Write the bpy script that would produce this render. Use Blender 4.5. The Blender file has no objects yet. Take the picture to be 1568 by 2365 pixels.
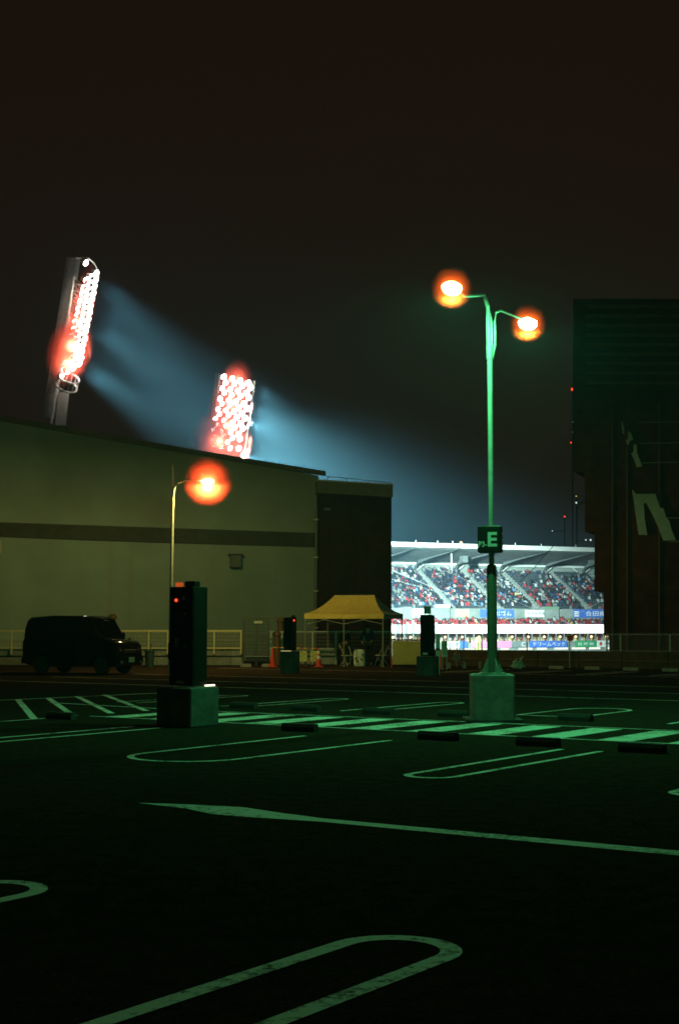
import bpy, math, random
from mathutils import Vector, Matrix, Euler
random.seed(7)
S = bpy.context.scene
COL = S.collection
R = math.radians

# ------------------------------------------------------------------ camera
F_PX, CX, CY, HOR = 3285.0, 784.0, 1182.5, 1450.0      # photograph measured at 1568 x 2365
EYE = 1.6
PITCH = math.atan((HOR - CY) / F_PX)
cam_data = bpy.data.cameras.new('camera')
cam_data.sensor_fit = 'VERTICAL'
cam_data.sensor_height = 36.0
cam_data.lens = 36.0 * F_PX / 2365.0
cam_data.clip_start = 0.1
cam_data.clip_end = 3000
cam = bpy.data.objects.new('camera', cam_data)
cam.location = (0, 0, EYE)
cam.rotation_euler = (R(90) + PITCH, 0, 0)
COL.objects.link(cam)
S.camera = cam

# ------------------------------------------------------------------ night sky, exposure
world = bpy.data.worlds.new('World')
S.world = world
world.use_nodes = True
bg = world.node_tree.nodes['Background']
bg.inputs['Color'].default_value = (0.0100, 0.0053, 0.0030, 1)
bg.inputs['Strength'].default_value = 1.0
S.view_settings.view_transform = 'Standard'
S.view_settings.look = 'None'
S.view_settings.exposure = 0.0
S.view_settings.gamma = 1.0
S.view_settings.use_curve_mapping = False
S.render.engine = 'CYCLES'
cy = S.cycles
cy.use_denoising = True
cy.max_bounces = 5
cy.diffuse_bounces = 2
cy.glossy_bounces = 2
cy.transmission_bounces = 5
cy.transparent_max_bounces = 8
cy.volume_bounces = 0
cy.sample_clamp_indirect = 3.0
cy.use_adaptive_sampling = False
cy.filter_width = 1.7

HAZE_DENSITY = 0.0006
TOWER_BEAM_W = 760000.0
STREET_W = 560.0
AMBER_W = 1150.0

# ------------------------------------------------------------------ picture <-> place
def ray(x, y):
    dx, dy = (x - CX) / F_PX, -(y - CY) / F_PX
    return Vector((dx, math.cos(PITCH) - dy * math.sin(PITCH), math.sin(PITCH) + dy * math.cos(PITCH)))
def P(x, y, Y):                       # the point seen at x, y that stands Y metres away
    r = ray(x, y)
    return Vector((0, 0, EYE)) + r * (Y / r.y)
def G(x, y, z=0.0):                   # the same on the ground
    r = ray(x, y)
    return Vector((0, 0, EYE)) + r * ((z - EYE) / r.z)
TH = R(34.1)                          # the parking grid is turned this far from the line of sight
def W(u, v, z=0.0):
    return Vector((u * math.cos(TH) + v * math.sin(TH), -u * math.sin(TH) + v * math.cos(TH), z))

# ------------------------------------------------------------------ materials
def nt(name):
    m = bpy.data.materials.new(name)
    m.use_nodes = True
    return m, m.node_tree.nodes, m.node_tree.links
def mat(name, col, rough=0.6, var=0.25, scale=6.0, bump=0.0, bscale=60.0, metal=0.0, spec=0.5, stain=0.0, streak=False, coat=0.0):
    m, n, l = nt(name)
    b = n['Principled BSDF']
    b.inputs['Roughness'].default_value = rough
    b.inputs['Metallic'].default_value = metal
    b.inputs['Specular IOR Level'].default_value = spec
    b.inputs['Coat Weight'].default_value = coat
    tc = n.new('ShaderNodeTexCoord')
    mp = n.new('ShaderNodeMapping')
    l.new(tc.outputs['Object'], mp.inputs['Vector'])
    if streak:
        mp.inputs['Scale'].default_value = (1, 1, 0.12)
    nz = n.new('ShaderNodeTexNoise')
    nz.inputs['Scale'].default_value = scale
    nz.inputs['Detail'].default_value = 6
    l.new(mp.outputs['Vector'], nz.inputs['Vector'])
    rp = n.new('ShaderNodeValToRGB')
    c = Vector(col)
    rp.color_ramp.elements[0].position = 0.3
    rp.color_ramp.elements[1].position = 0.7
    rp.color_ramp.elements[0].color = (*(c * (1 - var)), 1)
    rp.color_ramp.elements[1].color = (*(c * (1 + var)), 1)
    l.new(nz.outputs['Fac'], rp.inputs['Fac'])
    out = rp.outputs['Color']
    if stain:
        n2 = n.new('ShaderNodeTexNoise')
        n2.inputs['Scale'].default_value = scale * 0.17
        n2.inputs['Detail'].default_value = 8
        l.new(mp.outputs['Vector'], n2.inputs['Vector'])
        mr = n.new('ShaderNodeMapRange')
        mr.inputs[1].default_value = 0.35; mr.inputs[2].default_value = 0.65
        mr.inputs[3].default_value = 1 - stain; mr.inputs[4].default_value = 1.0
        l.new(n2.outputs['Fac'], mr.inputs[0])
        mx = n.new('ShaderNodeMix'); mx.data_type = 'RGBA'; mx.blend_type = 'MULTIPLY'
        mx.inputs[0].default_value = 1.0
        l.new(out, mx.inputs[6]); l.new(mr.outputs[0], mx.inputs[7])
        out = mx.outputs[2]
    l.new(out, b.inputs['Base Color'])
    if bump:
        n3 = n.new('ShaderNodeTexNoise')
        n3.inputs['Scale'].default_value = bscale
        n3.inputs['Detail'].default_value = 4
        l.new(tc.outputs['Object'], n3.inputs['Vector'])
        bp = n.new('ShaderNodeBump')
        bp.inputs['Strength'].default_value = bump
        bp.inputs['Distance'].default_value = 0.02
        l.new(n3.outputs['Fac'], bp.inputs['Height'])
        l.new(bp.outputs['Normal'], b.inputs['Normal'])
    return m
def glow(name, col, strength):
    m, n, l = nt(name)
    n.remove(n['Principled BSDF'])
    e = n.new('ShaderNodeEmission')
    e.inputs['Color'].default_value = (*col, 1)
    e.inputs['Strength'].default_value = strength
    l.new(e.outputs[0], n['Material Output'].inputs['Surface'])
    return m
def air(name, col, density, aniso=0.0):
    m, n, l = nt(name)
    n.remove(n['Principled BSDF'])
    v = n.new('ShaderNodeVolumePrincipled')
    v.inputs['Color'].default_value = (*col, 1)
    v.inputs['Density'].default_value = density
    v.inputs['Anisotropy'].default_value = aniso
    l.new(v.outputs[0], n['Material Output'].inputs['Volume'])
    return m
def glass(name, col, rough=0.03):
    m, n, l = nt(name)
    n.remove(n['Principled BSDF'])
    t = n.new('ShaderNodeBsdfTransparent'); t.inputs['Color'].default_value = (*col, 1)
    g = n.new('ShaderNodeBsdfGlossy'); g.inputs['Roughness'].default_value = rough
    fr = n.new('ShaderNodeFresnel'); fr.inputs['IOR'].default_value = 1.5
    mx = n.new('ShaderNodeMixShader')
    l.new(fr.outputs[0], mx.inputs[0]); l.new(t.outputs[0], mx.inputs[1]); l.new(g.outputs[0], mx.inputs[2])
    l.new(mx.outputs[0], n['Material Output'].inputs['Surface'])
    return m
def paint_worn(name, col):
    m, n, l = nt(name)
    b = n['Principled BSDF']
    b.inputs['Roughness'].default_value = 0.9; b.inputs['Specular IOR Level'].default_value = 0.1
    tc = n.new('ShaderNodeTexCoord')
    a = n.new('ShaderNodeTexNoise'); a.inputs['Scale'].default_value = 14; a.inputs['Detail'].default_value = 10; a.inputs['Roughness'].default_value = 0.75
    c = n.new('ShaderNodeTexNoise'); c.inputs['Scale'].default_value = 1.3; c.inputs['Detail'].default_value = 3
    l.new(tc.outputs['Object'], a.inputs['Vector']); l.new(tc.outputs['Object'], c.inputs['Vector'])
    ad = n.new('ShaderNodeMath'); ad.operation = 'MULTIPLY_ADD'
    ad.inputs[1].default_value = 0.55
    l.new(c.outputs['Fac'], ad.inputs[0]); l.new(a.outputs['Fac'], ad.inputs[2])
    rp = n.new('ShaderNodeValToRGB')
    rp.color_ramp.elements[0].position = 0.64; rp.color_ramp.elements[0].color = (0.10, 0.095, 0.085, 1)
    rp.color_ramp.elements[1].position = 0.76; rp.color_ramp.elements[1].color = (*col, 1)
    l.new(ad.outputs[0], rp.inputs['Fac']); l.new(rp.outputs['Color'], b.inputs['Base Color'])
    return m

M = dict(
    asphalt=mat('asphalt', (0.050, 0.033, 0.022), 0.95, 0.45, 30, 0.7, 110, spec=0.0, stain=0.35),
    line=paint_worn('line_paint', (0.72, 0.72, 0.68)),
    concrete=mat('concrete', (0.30, 0.30, 0.28), 0.85, 0.18, 9, 0.3, 70, stain=0.3),
    old_concrete=mat('old_concrete', (0.12, 0.12, 0.11), 0.9, 0.25, 9, 0.3, 70, stain=0.4),
    stop=mat('wheel_stop_concrete', (0.05, 0.045, 0.04), 0.9, 0.25, 12, 0.3, 80, stain=0.4),
    wall=mat('render_wall', (0.43, 0.52, 0.50), 0.9, 0.08, 0.7, 0.25, 25, stain=0.28, streak=False),
    band=mat('wall_band', (0.10, 0.10, 0.09), 0.85, 0.15, 3, 0.2, 30, stain=0.2),
    coping=mat('wall_coping', (0.24, 0.25, 0.22), 0.8, 0.15, 3, stain=0.25),
    black_wall=mat('dark_cladding', (0.045, 0.018, 0.011), 0.8, 0.3, 3, stain=0.4),
    dark_steel=mat('dark_steel', (0.17, 0.046, 0.032), 1.0, 0.3, 2, spec=0.0, stain=0.4),
    mast_dark=mat('mast_dark', (0.008, 0.007, 0.006), 0.9, 0.2, 3, spec=0.1),
    brown_wall=mat('brown_wall', (0.09, 0.050, 0.028), 0.95, 0.3, 3, stain=0.4),
    louvre=mat('louvre_steel', (0.22, 0.11, 0.07), 0.7, 0.2, 4),
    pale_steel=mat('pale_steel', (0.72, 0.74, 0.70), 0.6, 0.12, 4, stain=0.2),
    galv=mat('galvanised_steel', (0.45, 0.47, 0.45), 0.5, 0.15, 20, metal=0.3),
    mast_grey=mat('mast_grey', (0.42, 0.46, 0.44), 0.7, 0.2, 3, stain=0.3),
    pole_dark=mat('pole_dark_paint', (0.17, 0.18, 0.15), 0.6, 0.15, 12, 0.1, 60, stain=0.3),
    pole=mat('pole_paint', (0.42, 0.42, 0.38), 0.55, 0.12, 12, 0.1, 60, stain=0.2),
    black_box=mat('black_cabinet', (0.012, 0.008, 0.006), 0.6, 0.25, 6, stain=0.2, spec=0.15),
    maroon=mat('maroon_cabinet', (0.05, 0.014, 0.012), 0.55, 0.25, 6),
    sign_black=mat('sign_black', (0.015, 0.013, 0.012), 0.5, 0.2, 10),
    white=mat('white_paint', (0.78, 0.78, 0.74), 0.5, 0.06, 10),
    cream=mat('cream_paint', (0.74, 0.62, 0.34), 0.6, 0.08, 8, stain=0.1),
    yellow=mat('yellow_panel', (0.62, 0.52, 0.16), 0.7, 0.12, 8, stain=0.15),
    tent=mat('tent_fabric', (0.80, 0.58, 0.14), 0.8, 0.10, 5, 0.2, 120, stain=0.12),
    tent_side=mat('tent_fabric_green_lit', (0.50, 0.62, 0.58), 0.8, 0.10, 5, 0.2, 120, stain=0.12),  # same tent, right side recoloured for the greenish light on it
    orange=mat('cone_orange', (0.70, 0.06, 0.025), 0.5, 0.12, 8),
    rust=mat('brown_post', (0.15, 0.08, 0.03), 0.7, 0.25, 6),
    red=mat('red_paint', (0.60, 0.05, 0.03), 0.5, 0.1, 8),
    blue=mat('blue_print', (0.06, 0.14, 0.50), 0.5, 0.1, 8),
    green_print=mat('green_print', (0.06, 0.30, 0.14), 0.5, 0.1, 8),
    pink=mat('pink_print', (0.70, 0.22, 0.42), 0.5, 0.1, 8),
    lemon=mat('lemon_print', (0.70, 0.66, 0.22), 0.5, 0.08, 8),
    black=mat('black_print', (0.03, 0.03, 0.03), 0.5, 0.1, 8),
    van=mat('van_paint', (0.007, 0.006, 0.006), 0.10, 0.2, 3, coat=0.3),
    rubber=mat('tyre_rubber', (0.018, 0.018, 0.018), 0.85, 0.2, 20),
    chrome=mat('chrome', (0.7, 0.7, 0.7), 0.12, 0.02, 3, metal=1.0),
    plate=mat('plate', (0.5, 0.52, 0.5), 0.5, 0.05, 30),
    window=glass('window_glass', (0.86, 0.90, 0.86)),
    dark_glass=mat('tinted_glass', (0.008, 0.008, 0.008), 0.06, 0.1, 3),
    clear_film=mat('plastic_film', (0.62, 0.64, 0.60), 0.35, 0.45, 7, 0.6, 14),
    skin=mat('skin', (0.45, 0.28, 0.20), 0.6, 0.08, 12),
    hair=mat('hair', (0.012, 0.010, 0.009), 0.7, 0.2, 30),
    navy=mat('navy_cloth', (0.02, 0.025, 0.07), 0.85, 0.2, 10),
    black_cloth=mat('black_cloth', (0.014, 0.013, 0.013), 0.9, 0.2, 10),
    grass=mat('field_grass', (0.05, 0.12, 0.04), 0.9, 0.25, 3),
    tier=mat('stand_concrete', (0.22, 0.25, 0.23), 0.85, 0.12, 1.0, stain=0.2),
    seat=mat('seat_plastic', (0.05, 0.06, 0.07), 0.6, 0.2, 4),
    red_seat=mat('red_seat', (0.55, 0.05, 0.05), 0.6, 0.2, 4),
    roof=mat('roof_sheet', (0.78, 0.80, 0.76), 0.6, 0.1, 1.0, stain=0.15),
    rib=mat('roof_rib', (0.15, 0.17, 0.17), 0.6, 0.1, 2),
    c_red=mat('shirt_red', (0.34, 0.035, 0.04), 0.85, 0.2, 3),
    c_white=mat('shirt_white', (0.42, 0.43, 0.41), 0.85, 0.1, 3),
    c_black=mat('shirt_black', (0.02, 0.02, 0.025), 0.85, 0.2, 3),
    c_navy=mat('shirt_navy', (0.03, 0.05, 0.10), 0.85, 0.2, 3),
    c_grey=mat('shirt_grey', (0.16, 0.18, 0.18), 0.85, 0.2, 3),
    c_yellow=mat('shirt_yellow', (0.65, 0.55, 0.08), 0.85, 0.2, 3),
    c_blue=mat('shirt_blue', (0.10, 0.22, 0.45), 0.85, 0.2, 3),
    warm_wall=mat('concourse_wall', (0.50, 0.34, 0.22), 0.8, 0.3, 2.5, stain=0.4),
    lens=glow('lamp_lens', (0.16, 1.0, 0.36), 115.0),
    amber_lens=glow('amber_lens', (1.0, 0.80, 0.22), 300.0),
    flood=glow('floodlight_lens', (1.0, 0.97, 0.90), 36.0),
    led=glow('led_board', (1.0, 0.99, 0.98), 3.0),
    tube=glow('edge_glare', (1.0, 0.92, 0.68), 2.2),  # added glowing strip that imitates glare on a block's top edge, no lamp
    amber_edge_glare=glow('amber_edge_glare', (1.0, 0.78, 0.35), 0.6),  # dimmer amber glow for the bright top edge of the second block
    red_led=glow('red_led', (1.0, 0.06, 0.02), 2.0),
    dim_red=glow('dim_orange_box', (1.0, 0.16, 0.03), 0.45),
    dot_white=glow('far_white_light', (0.75, 1.0, 0.9), 1.0),
    dot_yellow=glow('far_yellow_light', (1.0, 0.75, 0.2), 0.7),
    warm_lamp=glow('warm_lamp', (1.0, 0.70, 0.38), 3.0),
    field_lamp=glow('field_strip', (0.90, 1.0, 0.80), 1.4),
    exit_green=glow('exit_sign', (0.35, 1.0, 0.55), 0.6),
)

# ------------------------------------------------------------------ mesh building
class MB:
    def __init__(s): s.v, s.f, s.mi = [], [], []
    def face(s, pts, m=0):
        k = len(s.v); s.v += [Vector(p) for p in pts]; s.f.append(tuple(range(k, k + len(pts)))); s.mi.append(m)
        return s
    def raw(s, vs, fs, m=0):
        k = len(s.v); s.v += [Vector(p) for p in vs]; s.f += [tuple(i + k for i in f) for f in fs]; s.mi += [m] * len(fs)
        return s
    def box(s, c, size, rz=0.0, rot=None, m=0, bev=0.0):
        x, y, z = (d / 2 for d in size)
        q = rot if rot is not None else Matrix.Rotation(rz, 3, 'Z')
        c = Vector(c)
        if bev <= 0 or bev >= min(x, y, z):
            vs = [c + q @ Vector((a * x, b * y, d * z)) for d in (-1, 1) for a, b in ((-1, -1), (1, -1), (1, 1), (-1, 1))]
            return s.raw(vs, [(3, 2, 1, 0), (4, 5, 6, 7), (0, 1, 5, 4), (1, 2, 6, 5), (2, 3, 7, 6), (3, 0, 4, 7)], m)
        rings = []
        for d, ins in ((-z, bev), (-z + bev, 0), (z - bev, 0), (z, bev)):
            X, Y = x - ins, y - ins
            b = bev if not ins else 0.0
            pts = [(-X + bev, -Y), (X - bev, -Y), (X, -Y + bev), (X, Y - bev), (X - bev, Y), (-X + bev, Y), (-X, Y - bev), (-X, -Y + bev)]
            rings.append([c + q @ Vector((px, py, d)) for px, py in pts])
        return s.loft(rings, m=m)
    def loft(s, rings, m=0, caps=True):
        n = len(rings[0]); vs = [p for r in rings for p in r]; fs = []
        for i in range(len(rings) - 1):
            for j in range(n):
                a, b = i * n + j, i * n + (j + 1) % n
                fs.append((a, b, b + n, a + n))
        if caps:
            fs.append(tuple(range(n - 1, -1, -1))); fs.append(tuple(range(len(vs) - n, len(vs))))
        return s.raw(vs, fs, m)
    def tube(s, pts, r, n=8, m=0):
        pts = [Vector(p) for p in pts]
        rr = r if isinstance(r, (list, tuple)) else [r] * len(pts)
        rings = []
        for i, p in enumerate(pts):
            d = (pts[min(i + 1, len(pts) - 1)] - pts[max(i - 1, 0)]).normalized()
            a = d.cross(Vector((0, 0, 1)) if abs(d.z) < 0.95 else Vector((1, 0, 0))).normalized()
            b = d.cross(a)
            rings.append([p + (a * math.cos(2 * math.pi * k / n) + b * math.sin(2 * math.pi * k / n)) * rr[i] for k in range(n)])
        return s.loft(rings, m=m)
    def lathe(s, c, prof, n=16, q=None, m=0):      # prof = [(r, z)] about the local z axis
        c = Vector(c); q = q or Matrix.Identity(3)
        rings = [[c + q @ Vector((max(r, 1e-4) * math.cos(2 * math.pi * k / n), max(r, 1e-4) * math.sin(2 * math.pi * k / n), z)) for k in range(n)] for r, z in prof]
        return s.loft(rings, m=m)
    def prism(s, poly, d, m=0):                    # poly pushed along the vector d
        d = Vector(d); n = len(poly); poly = [Vector(p) for p in poly]
        vs = poly + [p + d for p in poly]
        fs = [tuple(range(n - 1, -1, -1)), tuple(range(n, 2 * n))] + [(i, (i + 1) % n, (i + 1) % n + n, i + n) for i in range(n)]
        return s.raw(vs, fs, m)
    def build(s, name, mats, parent=None, smooth=False, **props):
        me = bpy.data.meshes.new(name)
        base = parent.matrix_basis.translation if parent is not None else Vector()
        inv = Matrix.Identity(4)
        if parent is not None:
            inv = world_of(parent).inverted()
        me.from_pydata([inv @ p for p in s.v], [], s.f)
        ml = mats if isinstance(mats, (list, tuple)) else [mats]
        for x in ml: me.materials.append(M[x] if isinstance(x, str) else x)
        if len(ml) > 1: me.polygons.foreach_set('material_index', s.mi)
        if smooth: me.polygons.foreach_set('use_smooth', [True] * len(s.f))
        me.update()
        import bmesh
        bm = bmesh.new(); bm.from_mesh(me); bmesh.ops.recalc_face_normals(bm, faces=bm.faces); bm.to_mesh(me); bm.free()
        if smooth:
            try: me.set_sharp_from_angle(angle=R(40))
            except Exception: pass
        o = bpy.data.objects.new(name, me); COL.objects.link(o)
        if parent is not None: o.parent = parent
        for k, v in props.items(): o[k] = v
        return o
def world_of(o):
    m = o.matrix_basis.copy()
    while o.parent is not None:
        o = o.parent; m = o.matrix_basis @ m
    return m
def thing(name, label, cat, loc=(0, 0, 0), rz=0.0, group=None):
    o = bpy.data.objects.new(name, None); COL.objects.link(o)
    o.empty_display_size = 0.2
    o.location = loc; o.rotation_euler = (0, 0, rz)
    o.matrix_basis = Matrix.Translation(Vector(loc)) @ Matrix.Rotation(rz, 4, 'Z')
    o['label'] = label; o['category'] = cat
    if group: o['group'] = group
    return o
def tag(o, label, cat, group=None):
    o['label'] = label; o['category'] = cat
    if group: o['group'] = group
    return o
def copy_thing(o, loc, rz, label, parent=None):
    c = o.copy(); COL.objects.link(c)
    c.location = loc; c.rotation_euler = (0, 0, rz)
    c['label'] = label
    def kids(src, dst):
        for ch in list(src.children):
            d = ch.copy(); COL.objects.link(d); d.parent = dst
            kids(ch, d)
    kids(o, c)
    return c
def lamp_light(kind, name, loc, power, col, parent, radius=0.05, aim=None, angle=60, blend=0.5):
    d = bpy.data.lights.new(name, kind)
    d.energy = power; d.color = col; d.shadow_soft_size = radius
    if kind == 'SPOT': d.spot_size = R(angle); d.spot_blend = blend
    o = bpy.data.objects.new(name, d); COL.objects.link(o)
    mw = Matrix.Translation(Vector(loc))
    if aim is not None:
        mw = mw @ (Vector(aim) - Vector(loc)).to_track_quat('-Z', 'Y').to_matrix().to_4x4()
    if parent is not None:
        o.parent = parent; mw = world_of(parent).inverted() @ mw
    o.matrix_basis = mw
    return o
def lettering(text, origin, right, up, height, material, parent, width=None, depth=0.01, name='lettering', bold=0.0):
    cu = bpy.data.curves.new(name, 'FONT'); cu.body = text; cu.size = 1.0; cu.extrude = 0.0; cu.offset = bold
    cu.resolution_u = 3
    t = bpy.data.objects.new(name, cu); COL.objects.link(t)
    dg = bpy.context.evaluated_depsgraph_get(); dg.update()
    me = bpy.data.meshes.new_from_object(t.evaluated_get(dg))
    bpy.data.objects.remove(t); bpy.data.curves.remove(cu)
    if not len(me.vertices): return None
    xs = [v.co.x for v in me.vertices]; ys = [v.co.y for v in me.vertices]
    h = max(ys) - min(ys); w = max(xs) - min(xs)
    sy = height / h; sx = width / w if width else sy
    right = Vector(right).normalized(); up = Vector(up).normalized(); nrm = right.cross(up)
    inv = world_of(parent).inverted()
    for v in me.vertices:
        v.co = inv @ (Vector(origin) + right * ((v.co.x - min(xs)) * sx) + up * ((v.co.y - min(ys)) * sy) + nrm * depth)
    me.materials.clear(); me.materials.append(M[material])
    o = bpy.data.objects.new(name, me); COL.objects.link(o); o.parent = parent
    return o

# ------------------------------------------------------------------ the haze
hz = MB().box((20, 160, 12.8), (420, 500, 37.0)).build('haze', air('haze_air', (0.32, 0.72, 1.0), HAZE_DENSITY, 0.1), kind='stuff')
hz['label'] = 'thin night haze that carries the floodlight beams'

# ------------------------------------------------------------------ the ground and its markings
ground = MB().face([(-140, -60, 0), (140, -60, 0), (140, 20, 0), W(-24, 52.6) , (4, 73, 0), (-140, 73, 0)]).build('ground', 'asphalt', kind='structure')
ground['label'] = 'dark asphalt of the car park'
LZ = 0.004
def stroke(pts, w, z=LZ):               # a painted line of even width along pts on the ground
    mb = MB(); pts = [Vector((p[0], p[1], z)) for p in pts]; L, Rr = [], []
    for i, p in enumerate(pts):
        d = (pts[min(i + 1, len(pts) - 1)] - pts[max(i - 1, 0)]).normalized(); nn = Vector((-d.y, d.x, 0)) * w / 2
        L.append(p + nn); Rr.append(p - nn)
    n = len(pts)
    mb.raw(L + Rr, [(i, i + n, i + n + 1, i + 1) for i in range(n - 1)])
    return mb
def bay_line(uc, v_round, v_open, gap=0.56, w=0.10):     # the U-shaped double line between two parking bays
    r = gap / 2; sg = 1 if v_open > v_round else -1
    pts = [W(uc - r, v_open)] + [W(uc - r, v_open + (v_round + sg * r - v_open) * k / 6) for k in range(1, 7)]
    pts += [W(uc - r * math.cos(a), v_round + sg * r - sg * r * math.sin(a)) for a in [math.pi * k / 14 for k in range(1, 14)]]
    pts += [W(uc + r, v_round + sg * r + (v_open - v_round - sg * r) * k / 6) for k in range(0, 7)]
    stroke(pts, w).build('bay_line', 'line', ground)
bay_line(-3.83, 6.42, 1.4, 0.58, 0.11)
bay_line(-6.72, 6.42, 1.4, 0.58, 0.11)
bay_line(-1.0, 6.42, 1.4, 0.58, 0.11)
bay_line(-7.93, 13.25, 17.35, 0.56, 0.09)
bay_line(-4.92, 13.25, 17.35, 0.56, 0.09)
bay_line(-11.62, 13.1, 17.35, 1.50, 0.09)
bay_line(-15.55, 13.1, 17.4, 0.56, 0.09)
for uc in (-18.15, -15.2, -8.6, -5.8, -21.0):
    bay_line(uc, 26.9, 22.9, 0.56, 0.08)
bay_line(-11.5, 26.6, 23.6, 1.2, 0.09)
stroke([W(-12.2, 23.7), W(-10.85, 23.7)], 0.08).build('bay_line', 'line', ground)
# crosswalk
for k in range(-8, 13):
    u = -10.33 + 1.06 * k
    if u < -18.2: continue
    a = random.uniform(-0.03, 0.03)
    MB().face([W(u - 0.26, 19.08 + a, LZ), W(u + 0.26, 19.08 + a, LZ), W(u + 0.26, 21.3 + a, LZ), W(u - 0.26, 21.3 + a, LZ)]).build('crosswalk_stripe', 'line', ground)
for v in (18.98, 21.42):
    stroke([W(-18.3, v), W(6, v)], 0.07, 0.008).build('crosswalk_edge', 'line', ground)
# hatched corner on the left
for k in range(-3, 4):
    a, b = (-23.85, 22.45 + 0.92 * k), (-18.6, 17.9 + 0.98 * k)
    stroke([W(*a), W(*b)], 0.13).build('hatch_line', 'line', ground)
stroke([W(-24.25, 19.0), W(-23.3, 27.0)], 0.10, 0.008).build('hatch_border', 'line', ground)
stroke([W(-18.5, 14.2), W(-18.5, 18.2)], 0.10, 0.008).build('hatch_border', 'line', ground)
stroke([W(-22.3, 21.9), W(-18.9, 21.5)], 0.10, 0.008).build('hatch_border', 'line', ground)
# long arrow
MB().face([Vector((*G(x, y).xy, LZ)) for x, y in ((318, 1855), (440, 1859), (560, 1865), (640, 1877), (745, 1891), (1568, 1966), (1700, 1978), (1700, 1992), (1568, 1977), (1150, 1938), (745, 1899), (640, 1892), (560, 1887), (490, 1881), (430, 1868))]).build('painted_arrow', 'line', ground)
# thin lines far off
for v, u0, u1 in ((30.2, -33, -9), (33.5, -34, -12), (37.2, -36, -14), (44.5, -36, -15)):
    stroke([W(u0, v), W(u1, v)], 0.09).build('bay_line', 'line', ground)
for i in range(9):
    u = -26.0 + 2.6 * i
    stroke([W(u, 45.2), W(u, 49.3)], 0.10).build('bay_line', 'line', ground)
    stroke([W(u + 0.5, 45.2), W(u + 0.5, 49.3)], 0.10).build('bay_line', 'line', ground)
field = MB().face([(-200, 73.5, -2.6), (260, 73.5, -2.6), (600, 900, -2.6), (-500, 900, -2.6)]).build('field', 'grass', kind='structure')
field['label'] = 'sunken sports field and open land beyond the car park'

# ------------------------------------------------------------------ stadium side wall and dark end block
YL, YR = 64.0, 71.4
def wy(x): return YL + (YR - YL) * x / 730.0            # distance of the wall face at picture column x
def wp(x, y, off=0.0): return P(x, y, wy(x)) + Vector((0, -off, 0))
wall = thing('stadium_wall', 'long plain olive grey stadium wall with dark band, left of the dark end block', 'wall', (-8, 67, 0))
pts_top = [(-150, 934), (0, 960), (300, 1013), (480, 1044), (600, 1064), (753, 1089)]
def panel(x0, x1, t0, t1, b0, b1, off, name, m):
    a, b, c, d = wp(x0, b0, off), wp(x1, b1, off), wp(x1, t1, off), wp(x0, t0, off)
    MB().prism([a, b, c, d], (0, 0.5, 0)).build(name, m, wall)
def top_at(x):
    for (xa, ya), (xb, yb) in zip(pts_top, pts_top[1:]):
        if xa <= x <= xb: return ya + (yb - ya) * (x - xa) / (xb - xa)
    return pts_top[-1][1]
joints = [-150, 0, 170, 340, 510, 640, 735]
for x0, x1 in zip(joints, joints[1:]):
    e = 0.07
    panel(x0 + e, x1 - e, top_at(x0) + 12, top_at(x1) + 12, 1206 + 0.034 * x0, 1206 + 0.034 * x1, 0, 'wall_panel', 'wall')
    panel(x0 + e, x1 - e, 1240 + 0.034 * x0, 1240 + 0.034 * x1, 1534, 1534, 0, 'wall_panel', 'wall')
panel(-150, 735, 1206 - 5.1, 1206 + 25, 1240 - 5.1, 1240 + 25, -0.12, 'wall_band', 'band')
for k in range(5):
    y0 = 1209 + k * 6.6
    panel(-150, 735, y0 - 5.1, y0 + 25, y0 + 3 - 5.1, y0 + 28, -0.06, 'band_slat', 'band')
for x0, x1 in zip(joints, joints[1:]):
    panel(x0 + 0.4, (753 if x1 == 735 else x1) - 0.4, top_at(x0), top_at(753 if x1 == 735 else x1), top_at(x0) + 12, top_at(x1) + 12, 0.18, 'coping', 'coping')
# core behind the panels
MB().prism([wp(-150, 1536, -0.55), wp(735, 1536, -0.55), wp(735, 1098, -0.55), wp(-150, 946, -0.55)], (0, 9, 0)).build('wall_core', 'band', wall)
# small boxes fixed on the wall
bx = MB().box(wp(546, 1296, 0.35), (0.56, 0.62, 0.66), 0.1, bev=0.04)
fx = bx.build('wall_cabinet', 'c_grey', wall)
MB().box(wp(546, 1282, 0.40), (0.74, 0.74, 0.06), 0.1).build('hood', 'band', fx)
MB().box(wp(-8, 1264, 0.35), (0.62, 0.62, 0.62), 0.1, bev=0.04).build('wall_cabinet', 'pale_steel', wall)

blk = thing('end_block', 'dark clad end block with pale top beam beside the lit stadium opening', 'building', (0, 70, 0))
YB = 70.6
a, b = P(735, 1545, YB), P(904, 1545, YB + 0.8)
MB().prism([a, b, P(904, 1148, YB + 0.8), P(735, 1138, YB)], (-1.0, 9, 0)).build('wall', 'black_wall', blk)
MB().prism([P(733, 1138, YB - .25), P(907, 1148.5, YB + .55), P(907, 1121, YB + .55), P(733, 1110, YB - .25)], (-1.0, 9.4, 0)).build('top_beam', 'coping', blk)
MB().prism([P(731, 1110, YB - .3), P(908, 1121, YB + .5), P(908, 1118, YB + .5), P(731, 1107, YB - .3)], (-1.0, 9.5, 0)).build('coping', 'pale_steel', blk)
for k in range(6):
    xx = 762 + k * 28; yj = YB + .8 * (xx - 735) / 169 - .012
    MB().prism([P(xx, 1544, yj), P(xx + 1.2, 1544, yj), P(xx + 1.2, 1142 + (xx - 735) * .06, yj), P(xx, 1142 + (xx - 735) * .06, yj)], (0, 0.03, 0)).build('cladding_joint', 'black_wall', blk)
MB().tube([P(748, 1176, YB - .4), P(764, 1176, YB - .4)], 0.06).build('pipe_outlet', 'coping', blk)
pipe = thing('drain_pipe', 'thin vertical drain pipe where the wall meets the dark end block', 'pipe', P(728, 1536, YB - .3))
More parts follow.
